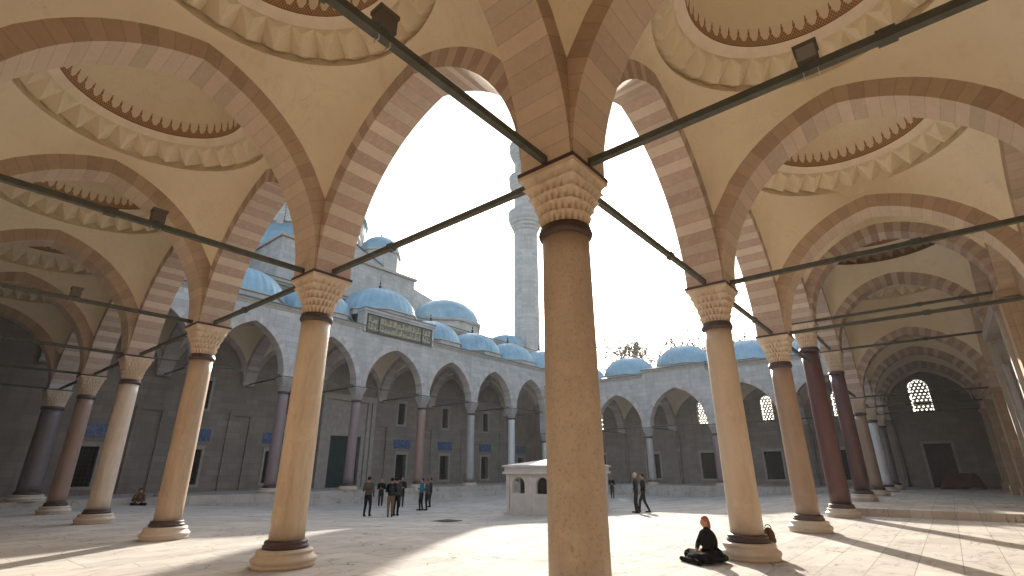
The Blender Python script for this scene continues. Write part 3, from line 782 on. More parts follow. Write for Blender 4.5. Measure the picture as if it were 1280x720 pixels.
# --- tie rods
ZR=TL+.06
for i in range(5): rod(LG,(0,YS[i]+.3,ZR),(0,YS[i+1]-.3,ZR))
for y in YS: rod(LG,(-.3,y,ZR),(XW+.55,y,ZR))
for i in range(7):
    z=ZR if i!=3 else ZH+.08
    rod(RG,(XS[i]+.3,0,z),(XS[i+1]-.3,0,z))
for i,x in enumerate(XS):
    z=ZR if i not in (3,4) else ZH+.08
    rod(RG,(x,-.3,z),(x,YW+.55,z))
for i in range(5): rod(FG,(XS[7],YS[i]+.3,ZR),(XS[7],YS[i+1]-.3,ZR))
for y in YS[:-1]: rod(FG,(XS[7]+.3,y,ZR),(XF-.2,y,ZR))
for i in range(7): rod(MG,(XS[i]+.3,ym,TM+.08),(XS[i+1]-.3,ym,TM+.08))
for x in XS: rod(MG,(x,ym+.3,TM+.08),(x,YM-.3,TM+.08))

# --- walls
def back_wall(parent,P,d,L,z1,th,wins,pierced,mat,name='wall',z0=-.8,extra=()):
    """normal side of d is outside"""
    ops=[w_ for w_ in wins]+[w_ for w_ in pierced]+list(extra)
    b=MB();wall_grid(b,P,d,L,z0,z1,th,ops);o=b.build(name,M[mat],parent)
    for w_ in wins: grille_window(parent,P,d,*w_,1,th)
    for w_ in pierced: pierced_window(parent,P,d,*w_,th*.4,.07,th)
    return o
# far gallery wall (x = XF), runs in -y so that the outside is +x
def Fy(y): return YM-y
wins=[(Fy(y+.75),Fy(y-.75),.75,3.2) for y in (21.1,15.2,9.2,3.1,27.6)]
prc=[(Fy(y+.55),Fy(y-.55),6.0,8.35) for y in (21.4,15.3,9.1,3.1,27.5)]+[(Fy(-2.0),Fy(-3.35),6.05,8.65)]
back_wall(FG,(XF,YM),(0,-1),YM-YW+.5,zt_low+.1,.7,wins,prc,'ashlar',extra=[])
# low wall opening at the end of the right gallery
m=MB();m.box(XF-.06,-3.75,PL,XF-.003,-2.05,3.5);q=m.build('door',M['wood_door'],FG)
m=MB();m.box(XF-.12,-3.95,PL,XF-.004,-3.76,3.7);m.box(XF-.12,-2.04,PL,XF-.004,-1.85,3.7);m.box(XF-.118,-3.76,3.5,XF-.004,-2.04,3.7);m.build('door_frame',M['marble_trim'],q)
# right gallery wall (y = YW), outside is -y
wins=[(XF-x-.7,XF-x+.7,.9,3.3) for x in (3,8.8,14.5,27,33,39.2)]
prc=[(XF-x-.75,XF-x+.75,6.1,8.0) for x in (3,8.8,14.5,27,33,39.2)]
back_wall(RG,(XF,YW),(-1,0),XF-XW,zt_low+.1,.7,wins,prc,'ashlar_warm')
# left gallery wall (x = XW), outside is -x
wins=[(y-YW-.7,y-YW+.7,.9,3.3) for y in (3.1,9.2,15.3,21.4,27.6)]
prc=[(y-YW-.6,y-YW+.6,6.1,8.1) for y in (3.1,9.2,15.3,21.4,27.6)]
back_wall(LG,(XW,YW),(0,1),YM-YW,zt_low+.1,.7,wins,prc,'ashlar_warm')
# pilasters under the transverse arches
def pilaster(parent,x,y,nx,ny,z0,z1,mat='ashlar_warm'):
    m=MB()
    def bb(h,o,a,c): 
        if nx: m.box(min(x,x+nx*o),y-h,a,max(x,x+nx*o),y+h,c)
        else: m.box(x-h,min(y,y+ny*o),a,x+h,max(y,y+ny*o),c)
    bb(.38,.50,z0,z1-.001);bb(.50,.60,z0,z0+.45);bb(.52,.34,z0+.45,z1-.3);bb(.48,.58,z1-.22,z1+.003)
    m.build('pilaster',M[mat],parent)
for i,x in enumerate(XS): pilaster(RG,x,YW,0,1,0 if i<4 else PL,ZH if i in(3,4) else ZSP)
for i,y in enumerate(YS): pilaster(LG,XW,y,1,0,0 if i<5 else PL,ZSP)
for i,y in enumerate(YS[:-1]): pilaster(FG,XF,y,-1,0,PL,ZSP,'ashlar')
# carved portal of the right gallery
m=MB()
for k in range(4):
    o=.62-.14*k;w0=2.9-.28*k
    for s_ in (-1,1):
        xx=20.69+s_*w0;m.box(min(xx,xx-s_*.27),YW,PL,max(xx,xx-s_*.27),YW+o,6.6)
m.box(17.85,YW,6.6,23.53,YW+.66,7.0)
m.box(17.8,YW,PL,18.45,YW+.72,PL+.5);m.box(22.95,YW,PL,23.6,YW+.72,PL+.5)
pq=m.build('portal',M['marble_trim'],RG)
for s_ in (-1,1):
    m=MB();m.lathe([(.17,0),(.17,.12),(.11,.2),(.12,.3),(.12,4.9),(.17,5.1),(.17,5.3)],16,(20.69+s_*2.05,YW+.3,PL));m.build('colonnette',M['grey_marble'],pq)
m=MB();m.box(19.75,YW+.02,PL,21.65,YW+.12,4.3);m.build('door',M['wood_door'],pq)

# ------------------------------------------------------------------ prayer hall (mosque)
PH=thing('prayer_hall','great stone prayer hall with stepped walls and domes behind the tall arcade','mosque')
cxm=20.69
wx=[14.5,8.8,3.0,26.9,32.5,38.7,45.2,-3.]
wins=[(x-XW-.62,x-XW+.62,.7,3.0) for x in wx];up=[(x-XW-.42,x-XW+.42,5.75,7.75) for x in (26.6,32.4,14.8,8.8,38.7)]
door=(cxm-XW-1.5,cxm-XW+1.5,PL,4.4)
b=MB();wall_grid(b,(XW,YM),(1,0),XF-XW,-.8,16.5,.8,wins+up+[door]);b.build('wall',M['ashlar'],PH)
for q in wins: grille_window(PH,(XW,YM),(1,0),*q,1,.8)
for q in up:
    o=grille_window(PH,(XW,YM),(1,0),*q,1,.8)
for x in wx:
    m=MB();m.box(x-.98,YM-.05,3.55,x+.98,YM-.002,4.35);m.build('tile_panel',M['blue_tile'],PH)
m=MB();m.box(cxm-1.5,YM+.25,PL,cxm+1.5,YM+.32,4.4);dr=m.build('door',M['green_curtain'],PH)
m=MB()
for s_ in (-1,1):
    for k in range(3):
        xx=cxm+s_*(1.5+.4*k);m.box(min(xx,xx+s_*.36),YM-.12-.14*k,PL,max(xx,xx+s_*.36),YM-.001,7.4+.01*k)
m.box(cxm-2.7,YM-.42,7.4,cxm+2.7,YM-.001,7.9);m.box(cxm-1.5,YM-.10,4.4,cxm+1.5,YM-.001,7.4)
m.build('portal_surround',M['marble_trim'],PH)
# shallow niches and pilaster strips on the front under the arcade
m=MB()
for x in (5.9,11.7,17.0,24.3,29.9,35.7,42.0):
    m=MB()
    for s_ in (-1,1):
        xx=x+s_*.75;m.box(xx-.16,YM-.14,PL,xx+.16,YM-.001,5.4)
    m.box(x-.91,YM-.15,5.4,x+.91,YM-.001,5.65)
    m.build('niche_frame',M['ashlar'],PH)
m=MB();m.box(XW-.2,YM-.28,16.5,XF+.2,YM+1.2,16.72);m.box(XW-.1,YM-.14,16.3,XF+.1,YM+.0,16.5);m.build('cornice',M['marble_trim'],PH)
m=MB();m.box(XW-.2,YM-.32,16.72,XF+.2,YM+1.2,16.82);m.build('lead_capping',M['lead_dark'],PH)
# body
m=MB();m.box(XW-1,YM+.8,-1,XF+6,88,16.45)
m.box(cxm-7.6,38.3,17.3,cxm+7.6,84,21.4)
m.build('hall_body',M['ashlar_grey'],PH)
m=MB();m.box(cxm-7.8,38.05,21.4,cxm+7.8,84,21.65);m.build('cornice',M['marble_trim'],PH)
# stepped flank: slope down from the centre block to the corner domes
for s_ in (-1,1):
    m=MB();xa,xb=cxm+s_*7.6,cxm+s_*27
    P=[(xa,50,16.4),(xb,50,16.4),(xb,50,21.),(cxm+s_*21.7,50,24.9),(cxm+s_*15.5,50,26.2),(xa,50,26.2)]
    Q=[(x,84,z) for x,y,z in P]
    m.face(P if s_<0 else P[::-1]);m.face(Q)
    for i in range(len(P)): 
        j=(i+1)%len(P);m.face([P[i],P[j],Q[j],Q[i]])
    m.build('stepped_wall',M['ashlar_grey'],PH)
def turret(parent,x,y,r,z0,z1,n=8,dome=True,name='turret',hk=.9):
    m=MB();rows=[[(x+q*math.cos(2*PI*(j+.5)/n),y+q*math.sin(2*PI*(j+.5)/n),z) for j in range(n)] for q,z in ((r,z0),(r,z1-.3),(r*1.08,z1-.25),(r*1.1,z1),(r*.9,z1+.05))]
    m.grid(rows,True);o=m.build(name,M['ashlar_grey'],parent)
    d=MB();N=64;rows=[]
    for i in range(13):
        q=PI/2*i/12*.995;rows.append([(x+r*.99*(1.015 if j%4==0 else 1)*math.cos(q)*math.cos(2*PI*j/N),y+r*.99*(1.015 if j%4==0 else 1)*math.cos(q)*math.sin(2*PI*j/N),z1+.03+r*hk*math.sin(q)) for j in range(N)])
    d.grid(rows,True,sm=True);dd=d.build('lead_dome',M['lead_sheet'],o)
    f_=MB();f_.lathe([(.12,0),(.05,.2),(.1,.35),(.12,.45),(.04,.6),(.03,.9),(.08,1.),(.02,1.15),(.001,1.5)],10,(x,y,z1+r*hk));f_.build('finial',M['iron_black'],dd)
    return o
turret(PH,25.3,41.0,2.25,21.4,24.4)
turret(PH,22.3,43.2,1.35,21.4,26.2,hk=.5)
turret(PH,38.9,44.6,4.7,16.4,19.5,hk=.76);turret(PH,2*cxm-38.9,44.6,4.7,16.4,19.5,hk=.76)
turret(PH,47.5,41.2,2.7,16.9,17.9,hk=.6)
# small openings in the big corner drum
# half dome with a ring of pierced windows, then the main dome
m=MB();N=24;cx0,cy0,rd=cxm-1.,48.3,6.6
for j in range(N):
    a0,a1=2*PI*j/N,2*PI*(j+1)/N;am=(a0+a1)/2
    for (a,c,q,za,zb) in ((a0,a1,rd,21.4,25.0),(a0,a0+.05,rd+.35,25.,28.2),(a1-.05,a1,rd+.35,25.,28.2),(a0,a1,rd+.1,28.2,28.9)):
        m.face([(cx0+q*math.cos(a),cy0+q*math.sin(a),za),(cx0+q*math.cos(c),cy0+q*math.sin(c),za),(cx0+q*math.cos(c),cy0+q*math.sin(c),zb),(cx0+q*math.cos(a),cy0+q*math.sin(a),zb)])
    q=rd+.05;m.face([(cx0+q*math.cos(a0),cy0+q*math.sin(a0),25),(cx0+q*math.cos(a1),cy0+q*math.sin(a1),25),(cx0+q*math.cos(a1),cy0+q*math.sin(a1),28.2),(cx0+q*math.cos(a0),cy0+q*math.sin(a0),28.2)])
m.build('drum',M['ashlar_grey'],PH)
m=MB();m.lathe([(rd+2.0,21.6),(rd+1.9,22.6),(rd+.3,25.)],64,(cx0,cy0,0));m.build('lead_skirt',M['lead_sheet'],PH)
for j in range(11,N+1):
    a=2*PI*(j+.5)/N;d=(-math.sin(a),math.cos(a));o=Vector((cx0+(rd+.12)*math.cos(a),cy0+(rd+.12)*math.sin(a),0))
    m=MB();lattice(m,(o.x-d[0]*.62,o.y-d[1]*.62),d,0,1.24,25.4,27.9,-.06,.06,.2)
    wq=m.build('window',M['grille_plaster'],PH,merge=False)
    m=MB();n=(-d[1],d[0]);m.face([(o.x+d[0]*s-n[0]*-.02,o.y+d[1]*s-n[1]*-.02,z) for s,z in ((-.62,25.4),(.62,25.4),(.62,27.4),(.3,27.85),(-.3,27.85),(-.62,27.4))]);m.build('pane',M['dark_opening'],wq)  # near-black sheet behind the lattice stands in for the dark inside
m=MB();m.lathe([(rd+.5,28.9),(rd+.5,29.1),(rd*.97,29.2),(rd*.9,31.),(rd*.72,32.8),(rd*.4,34.3),(0.01,34.8)],64,(cx0,cy0,0));m.build('half_dome',M['lead_sheet'],PH)
m=MB();m.lathe([(11.2,30),(11.2,36),(11.6,36.2),(10.6,36.4),(10.2,39),(8.3,42.5),(5.6,45),(3,46.3),(.01,46.8)],72,(cxm,64,0));m.build('main_dome',M['lead_sheet'],PH)
# lead roof slopes stepping down in front of the half dome
for zz,yy_,hw in ((21.66,39.0,3.6),):
    m=MB();P=[(cxm-hw,yy_,zz),(cxm+hw,yy_,zz),(cxm+hw,yy_,zz+.6),(cxm,yy_,zz+1.9),(cxm-hw,yy_,zz+.6)];Q=[(x,yy_+5,z) for x,y,z in P]
    m.face(P)
    for i in range(5): m.face([P[i],P[(i+1)%5],Q[(i+1)%5],Q[i]])
    o=m.build('gable',M['ashlar_grey'],PH)
    m=MB();m.grid([[(cxm-hw-.2,yy_-.2,zz+.55),(cxm,yy_-.2,zz+1.95),(cxm+hw+.2,yy_-.2,zz+.55)],[(cxm-hw-.2,yy_+5,zz+.68),(cxm,yy_+5,zz+2.1),(cxm+hw+.2,yy_+5,zz+.68)]]);m.build('gable_roof',M['lead_sheet'],o)

# ------------------------------------------------------------------ minaret
MX,MY=50.4,39.6
MN=thing('minaret','tall grey stone minaret with three carved balconies rising behind the arcade','minaret',(MX,MY,-1))
m=MB();n=16
def mring(q,z): return [(q*math.cos(2*PI*(j+.5)/n),q*math.sin(2*PI*(j+.5)/n),z) for j in range(n)]
m.grid([mring(q,z) for q,z in ((2.7,0),(2.7,15),(2.0,17.5),(1.88,18),(1.8,38.),(1.8,45.),(1.72,46),(1.66,52.),(1.6,56),(1.5,62))],True)
m.build('shaft',M['ashlar_grey'],MN)
for zb,q in ((39.4,1.8),(45.8,1.72),(51.9,1.62)):
    m=MB();m.lathe([(q,zb-2.2),(q+.15,zb-2.0),(q+.12,zb-1.7),(q+.38,zb-1.45),(q+.36,zb-1.15),(q+.62,zb-.9),(q+.6,zb-.6),(q+.85,zb-.3),(q+.9,zb)],48,sm=False)
    m.lathe([(q+.9,zb),(q+.9,zb+1.05),(q+.95,zb+1.05),(q+.95,zb+1.15),(q+.78,zb+1.15),(q+.78,zb+.02),(q,zb+.02)],48,sm=False,cap=False)
    m.build('balcony',M['ashlar_grey'],MN)
m=MB();m.lathe([(1.7,62),(1.75,62.2),(1.4,63.5),(.6,70),(.05,76)],24);m.build('spire',M['lead_sheet'],MN)

# ------------------------------------------------------------------ fountain kiosk in the middle of the court
kx0,kx1,ky0,ky1=17.1,22.35,12.25,15.35;kz=-.62
KI=thing('fountain_kiosk','low marble fountain house with small arched openings, standing mid court','fountain',((kx0+kx1)/2,(ky0+ky1)/2,kz))
ox,oy=KI.location.x,KI.location.y
def kiosk():
    m=MB();H=2.02;th=.18;k0x,k1x,k0y,k1y=kx0-ox,kx1-ox,ky0-oy,ky1-oy
    def side(P,d,L,nb):
        ops=[];bay=L/nb
        for i in range(nb): ops.append((bay*i+bay*.24,bay*i+bay*.78,1.05,1.86))
        wall_grid(m,P,d,L,0,H,th,ops)
        for o in ops: round_head(m,P,d,o[0],o[1],o[2],o[3],.002,th-.004)
        n=(-d[1],d[0])
        for i in range(1,nb):
            s=bay*i;a=(P[0]+d[0]*(s-.07)+n[0]*th,P[1]+d[1]*(s-.07)+n[1]*th);c=(P[0]+d[0]*(s+.07)+n[0]*(th+.05),P[1]+d[1]*(s+.07)+n[1]*(th+.05))
            m.box(min(a[0],c[0]),min(a[1],c[1]),0,max(a[0],c[0]),max(a[1],c[1]),H-.004)
    # each side runs with its outside on the +normal
    side((k0x+th,k0y),(0,1),k1y-k0y,2);side((k1x-th,k1y),(0,-1),k1y-k0y,2)
    side((k1x,k0y+th),(-1,0),k1x-k0x,4);side((k0x,k1y-th),(1,0),k1x-k0x,4)
    for xx in (k0x,k1x):
        for yy_ in (k0y,k1y):
            sx=-1 if xx<0 else 1;sy=-1 if yy_<0 else 1
            m.box(min(xx-sx*.16,xx+sx*.05),min(yy_-sy*.16,yy_+sy*.05),0,max(xx-sx*.16,xx+sx*.05),max(yy_-sy*.16,yy_+sy*.05),H-.006)
    m.build('wall',M['kiosk_marble'],KI)
    m=MB();m.box(k0x-.12,k0y-.12,0,k1x+.12,k1y+.12,.14);m.build('plinth',M['kiosk_marble'],KI)
    m=MB();m.box(k0x+.5,k0y+.5,0,k1x-.5,k1y-.5,2.1);m.build('inner_basin',M['dark_opening'],KI)  # near-black block filling the kiosk up to its cornice
    m=MB();m.box(k0x-.2,k0y-.2,H,k1x+.2,k1y+.2,H+.12);m.box(k0x-.12,k0y-.12,H+.12,k1x+.12,k1y+.12,H+.34);m.box(k0x-.22,k0y-.22,H+.34,k1x+.22,k1y+.22,H+.44)
    m.build('cornice',M['kiosk_marble'],KI)
    m=MB();z=H+.44;e=.18;h=.28;yc=(k0y+k1y)/2
    A=[(k0x-e,k0y-e,z),(k1x+e,k0y-e,z),(k1x+e,k1y+e,z),(k0x-e,k1y+e,z)];B=[(k0x+1.4,yc,z+h),(k1x-1.4,yc,z+h)]
    m.face([A[0],A[1],B[1],B[0]]);m.face([A[1],A[2],B[1]]);m.face([A[2],A[3],B[0],B[1]]);m.face([A[3],A[0],B[0]]);m.face(A[::-1])
    m.build('roof',M['kiosk_marble'],KI)
kiosk()

# ------------------------------------------------------------------ floodlights clamped on the rods
def floodlight(loc,axis,label):
    t=thing('floodlight',label,'floodlight',loc,0 if axis=='x' else PI/2,'floodlights on the tie rods')
    m=MB();m.box(-.15,-.11,.07,.15,.11,.34);m.box(-.17,-.13,.30,.17,.13,.36);m.build('housing',M['lamp_housing'],t)
    m=MB();m.box(-.13,.112,.1,.13,.122,.31);m.build('lens',M['lamp_glass'],t)
    for s_ in (-1,1):
        m=MB();m.box(s_*.10-.008,-.062,-.12,s_*.10+.008,-.05,.07);m.box(s_*.10-.008,.05,-.12,s_*.10+.008,.062,.07);m.box(s_*.10-.008,-.062,-.13,s_*.10+.008,.062,-.118)
        m.build('clamp',M['grey_marble'],t)
    t.scale=(.66,.66,.8)
floodlight((-3.07,0,ZR),'x','square floodlight on the rod at the top left of centre')
floodlight((0,-3.08,ZR),'y','floodlight seen end on, clamped to the upper right rod')
floodlight((-3.1,YS[1],ZR),'x','floodlight on the rod running left from the honey marble column')
floodlight((-3.03,YS[2],ZR),'x','small dim floodlight on the rod left of the ochre column')

# ------------------------------------------------------------------ bare trees beyond the far arcade
def tree(x,y,h,seed,label):
    rg=random.Random(seed);t=thing('bare_tree',label,'tree',(x,y,-1.2),0,'bare trees beyond the far domes')
    tr=MB();cr=MB()
    tr.tube((0,0,0),(.1,0,h*.45),.28,.2,8)
    def grow(p,d,L,rad,lv,mb):
        q=p+d*L;mb.tube(p,q,rad,rad*.65,5,cap=False)
        if lv==0: return
        for _ in range(3 if lv>1 else 4):
            a=Vector((rg.gauss(0,1),rg.gauss(0,1),rg.gauss(.35,.6))).normalized()
            nd=(d*.8+a*.7).normalized();grow(p+d*L*rg.uniform(.6,1),nd,L*rg.uniform(.6,.82),rad*.66,lv-1,cr)
    for k in range(4):
        a=2*PI*k/4+rg.random();grow(Vector((.1,0,h*.42)),Vector((math.cos(a)*.45,math.sin(a)*.45,1)).normalized(),h*.16,.17,4,cr)
    tr.build('trunk',M['bark'],t);cr.build('crown',M['bark'],t,merge=False)
tree(60,30.4,27.,1,'leafless tree behind the dome at the left end of the far arcade')
tree(61,27.0,26.5,2,'leafless tree in the gap between the two left far domes')
tree(58,17.4,26.,3,'leafless brown tree beside the buff column above the far dome')

# ------------------------------------------------------------------ people
def cap_(b,p0,p1,r0,r1,n=10):
    p0=Vector(p0);p1=Vector(p1);d=(p1-p0)
    if d.length<1e-6: d=Vector((0,0,1))
    d.normalize();u_=d.orthogonal().normalized();w_=d.cross(u_);rows=[]
    for i in range(4):
        q=PI/2*(i/3.);
        rows.append((p0-d*r0*math.cos(q),max(1e-4,r0*math.sin(q))))
    for i in range(4):
        q=PI/2*(i/3.);rows.append((p1+d*r1*math.sin(q),max(1e-4,r1*math.cos(q))))
    g=[[tuple(c+(u_*math.cos(2*PI*j/n)+w_*math.sin(2*PI*j/n))*q) for j in range(n)] for c,q in rows]
    b.grid(g,True);b.face(g[0][::-1]);b.face(g[-1])
def ell(b,c,rx,ry,rz,n=14):
    rows=[[(c[0]+rx*math.sin(PI*i/n)*math.cos(2*PI*j/n),c[1]+ry*math.sin(PI*i/n)*math.sin(2*PI*j/n),c[2]-rz*math.cos(PI*i/n)) for j in range(n)] for i in range(n+1)]
    rows[0]=[(c[0]+1e-4*math.cos(2*PI*j/n),c[1]+1e-4*math.sin(2*PI*j/n),c[2]-rz) for j in range(n)]
    rows[-1]=[(c[0]+1e-4*math.cos(2*PI*j/n),c[1]+1e-4*math.sin(2*PI*j/n),c[2]+rz) for j in range(n)]
    b.grid(rows,True);b.face(rows[0][::-1]);b.face(rows[-1])
def fuse(b,name,mat,parent,vox=.014):
    o=b.build(name,mat,parent)
    md=o.modifiers.new('r','REMESH');md.mode='VOXEL';md.voxel_size=vox;md.use_smooth_shade=True
    s=o.modifiers.new('s','SMOOTH');s.iterations=3;s.factor=.4
    dg=bpy.context.evaluated_depsgraph_get();dg.update()
    me=bpy.data.meshes.new_from_object(o.evaluated_get(dg))
    o.modifiers.clear();o.data=me
    if not me.materials: me.materials.append(mat)
    return o
def cloth(name,c): return plain(name,c,.95,.25,14.,.05)
for n_,c in (('skin',(.46,.27,.19)),('black_cloth',(.006,.006,.007)),('navy_cloth',(.012,.014,.024)),('grey_cloth',(.06,.06,.065)),('khaki_cloth',(.17,.125,.075)),('camo_cloth',(.085,.075,.055)),('white_cloth',(.5,.5,.5)),('teal_cloth',(.02,.17,.26)),('brown_cloth',(.12,.06,.04)),('hair_dark',(.012,.009,.007)),('hair_blond',(.42,.30,.16)),('hair_auburn',(.34,.13,.07)),('scarf_pale',(.55,.42,.3)),('paper',(.65,.65,.63))):
    cloth(n_,c)
def head(b,c,face,s=1.):
    """face: unit horizontal direction looked to"""
    fx,fy=face;x,y,z=c
    ell(b,(x,y,z),.077*s,.083*s,.112*s);ell(b,(x+fx*.028*s,y+fy*.028*s,z-.055*s),.05*s,.05*s,.055*s)
    cap_(b,(x+fx*.088*s,y+fy*.088*s,z+.005*s),(x+fx*.104*s,y+fy*.104*s,z-.028*s),.011*s,.015*s)     # nose
    for q in (-1,1):
        sx,sy=-fy*q,fx*q
        ell(b,(x+sx*.079*s,y+sy*.079*s,z-.01*s),.014*s,.014*s,.03*s,8)                              # ears
        cap_(b,(x+fx*.077*s+sx*.02*s,y+fy*.077*s+sy*.02*s,z+.025*s),(x+fx*.07*s+sx*.045*s,y+fy*.07*s+sy*.045*s,z+.022*s),.010*s,.008*s) # brows
    cap_(b,(x+fx*.078*s-fy*.018*s,y+fy*.078*s+fx*.018*s,z-.055*s),(x+fx*.078*s+fy*.018*s,y+fy*.078*s-fx*.018*s,z-.055*s),.009*s,.009*s) # lips
def hand(b,wrist,d,s=1.,side=1):
    w_=Vector(wrist);d=Vector(d).normalized();u_=d.cross(Vector((0,0,1)));u_=u_.normalized() if u_.length>.1 else Vector((1,0,0));v_=d.cross(u_)
    cap_(b,w_,w_+d*.07*s,.024*s,.03*s)
    for k,(o,L) in enumerate(((-.03,.065),(-.01,.078),(.01,.074),(.03,.058))):
        a=w_+d*.08*s+v_*o*s;m_=a+d*L*.5*s;e=m_+(d*.85+u_*.35*side)*L*.5*s;cap_(b,a,m_,.0095*s,.009*s,6);cap_(b,m_,e,.009*s,.0075*s,6)
    a=w_+d*.025*s-v_*.03*s;cap_(b,a,a+(d*.7-v_*.6)*.05*s,.012*s,.01*s,6)
def eyes(parent,c,face,s=1.):
    m=MB();fx,fy=face
    for q in (-1,1): ell(m,(c[0]+fx*.076*s-fy*q*.031*s,c[1]+fy*.076*s+fx*q*.031*s,c[2]+.008*s),.009*s,.009*s,.006*s,8)
    m.build('eyes',M['hair_dark'],parent)
def person(loc,rz,label,top,legs,hair,h=1.72,stance=0.,arms='down',coat=.0,hairlen=0,group=None,pack=None,shoe='black_cloth'):
    s=h/1.75;t=thing('person',label,'person',loc,rz,group)
    F=(0,1)
    hip=.93*s;sh=1.44*s;hz=1.635*s
    an=[(-.09*s,-stance*.22,.07*s),(.09*s,stance*.22,.07*s)];kn=[(-.095*s,.03-stance*.07,.5*s),(.095*s,.05+stance*.13,.5*s)];hp=[(-.09*s,0,hip-.05),(.09*s,0,hip-.05)]
    shd=[(-.185*s,0,sh-.02),(.185*s,0,sh-.02)]
    if arms=='down': el=[(-.245*s,-.03,1.14*s),(.245*s,-.03,1.14*s)];wr=[(-.235*s,.07,.90*s),(.235*s,.07,.90*s)]
    elif arms=='front': el=[(-.25*s,.0,1.14*s),(.25*s,.0,1.14*s)];wr=[(-.09*s,.22,1.13*s),(.1*s,.23,1.17*s)]
    elif arms=='camera': el=[(-.26*s,.10,1.2*s),(.26*s,.10,1.2*s)];wr=[(-.06*s,.24,1.46*s),(.07*s,.24,1.46*s)]
    elif arms=='pocket': el=[(-.28*s,-.06,1.15*s),(.28*s,-.06,1.15*s)];wr=[(-.2*s,.08,.98*s),(.2*s,.08,.98*s)]
    elif arms=='hold': el=[(-.25*s,.0,1.14*s),(.245*s,-.03,1.14*s)];wr=[(-.18*s,.28,1.2*s),(.235*s,.07,.90*s)]
    b=MB()
    head(b,(0,.015,hz),F,s);cap_(b,(0,-.005,hz-.07),(0,-.01,sh-.02),.05*s,.058*s)
    ell(b,(0,0,1.27*s),.15*s,.10*s,.24*s);ell(b,(0,0,1.0*s),.14*s,.10*s,.15*s)
    for i in (0,1):
        cap_(b,shd[i],el[i],.046*s,.038*s);cap_(b,el[i],wr[i],.038*s,.026*s)
        d=Vector(wr[i])-Vector(el[i]);hand(b,wr[i],d,s,1 if i else -1)
        cap_(b,hp[i],kn[i],.078*s,.052*s);cap_(b,kn[i],an[i],.05*s,.036*s);cap_(b,an[i],(an[i][0],an[i][1]+.15*s,.03*s),.03*s,.028*s)
        cap_(b,(shd[i][0]*.3,0,sh+.0),shd[i],.05*s,.05*s)
    body=fuse(b,'body',M['skin'],t,.012);eyes(body,(0,.015,hz),F,s)
    b=MB();ell(b,(0,-.0,1.26*s),.185*s,.13*s,.235*s);ell(b,(0,0,1.02*s-coat*.4),.17*s,.13*s,.16*s+coat)
    cap_(b,(-.06*s,0,sh+.005),(.06*s,0,sh+.005),.068*s,.068*s)
    for i in (0,1): 
        cap_(b,(shd[i][0]*.4,0,sh-.0),shd[i],.068*s,.066*s);cap_(b,shd[i],el[i],.066*s,.056*s);cap_(b,el[i],tuple(Vector(wr[i])*.97+Vector(el[i])*.03),.056*s,.042*s)
    fuse(b,'jacket',M[top],t,.016)
    b=MB()
    ell(b,(0,0,.93*s),.155*s,.115*s,.13*s)
    for i in (0,1): cap_(b,hp[i],kn[i],.098*s,.07*s);cap_(b,kn[i],(an[i][0],an[i][1],.10*s),.068*s,.052*s)
    fuse(b,'trousers',M[legs],t,.016)
    for i in (0,1):
        b=MB();cap_(b,(an[i][0],an[i][1]-.03,.045*s),(an[i][0],an[i][1]+.18*s,.038*s),.045*s,.037*s);fuse(b,'shoe',M[shoe],t,.012)
    b=MB();ell(b,(0,-.012,hz+.035*s),.088*s,.088*s,.092*s)
    if hairlen: cap_(b,(0,-.06*s,hz),(0,-.08*s,hz-hairlen*s),.075*s,.06*s);[cap_(b,(q*.07*s,-.02,hz),(q*.085*s,-.01,hz-hairlen*s*.9),.03*s,.03*s) for q in (-1,1)]
    fuse(b,'hair',M[hair],t,.012)
    if pack:
        b=MB();ell(b,(0,-.2*s,1.24*s),.15*s,.1*s,.23*s);ell(b,(0,-.27*s,1.12*s),.11*s,.07*s,.12*s)
        o=fuse(b,'backpack',M[pack],None,.016);o.location=loc;o.rotation_euler=(0,0,rz);tag(o,'dark backpack worn by the visitor in khaki trousers','backpack')
    return t
def face_to(p,q): d=Vector(q)-Vector(p);return math.atan2(d.y,d.x)-PI/2
camxy=(CAM.x,CAM.y,0)
def at(px,py): return ground_at(px,py)
p=at(458,645.5);person(p,face_to(p,(16,22,0)),'person in a mottled brown jacket and dark trousers, leftmost of the visitors','camo_cloth','navy_cloth','hair_dark',1.74,.5,'hold',group='visitors left of the fountain')
p=at(475,634);person(p,face_to(p,camxy),'long haired blond person in black standing behind the other visitors','black_cloth','black_cloth','hair_blond',1.68,0,'front',.08,.28,'visitors left of the fountain',shoe='white_cloth')
p=at(487,646.5);person(p,face_to(p,(20,30,0)),'person in khaki trousers seen from behind with a dark backpack','black_cloth','khaki_cloth','hair_dark',1.72,.3,'front',group='visitors left of the fountain',pack='navy_cloth')
p=at(494,645);person(p,face_to(p,(22,24,0)),'person in a light grey top and dark trousers beside the backpack wearer','grey_cloth','black_cloth','hair_dark',1.76,0,'down',group='visitors left of the fountain')
p=at(501,634);person(p,face_to(p,(10,16,0)),'person in dark clothes farther back at the right of the visitor group','navy_cloth','black_cloth','hair_dark',1.78,0,'front',group='visitors left of the fountain')
p=at(526,638);pt=p.copy();person(p,face_to(p,(8,24,0)),'person in a bright teal jacket holding up a white sheet','teal_cloth','navy_cloth','hair_dark',1.74,.2,'hold',group='visitors left of the fountain')
p=at(533,638);person(p,face_to(p,(12,30,0)),'person in a dark coat right beside the one in teal','grey_cloth','black_cloth','brown_cloth',1.70,.2,'front',.1,group='visitors left of the fountain')
p=at(537,634);person(p,face_to(p,(10,28,0)),'person in a navy coat at the right end of the visitor group','navy_cloth','navy_cloth','hair_dark',1.72,0,'down',.1,group='visitors left of the fountain')
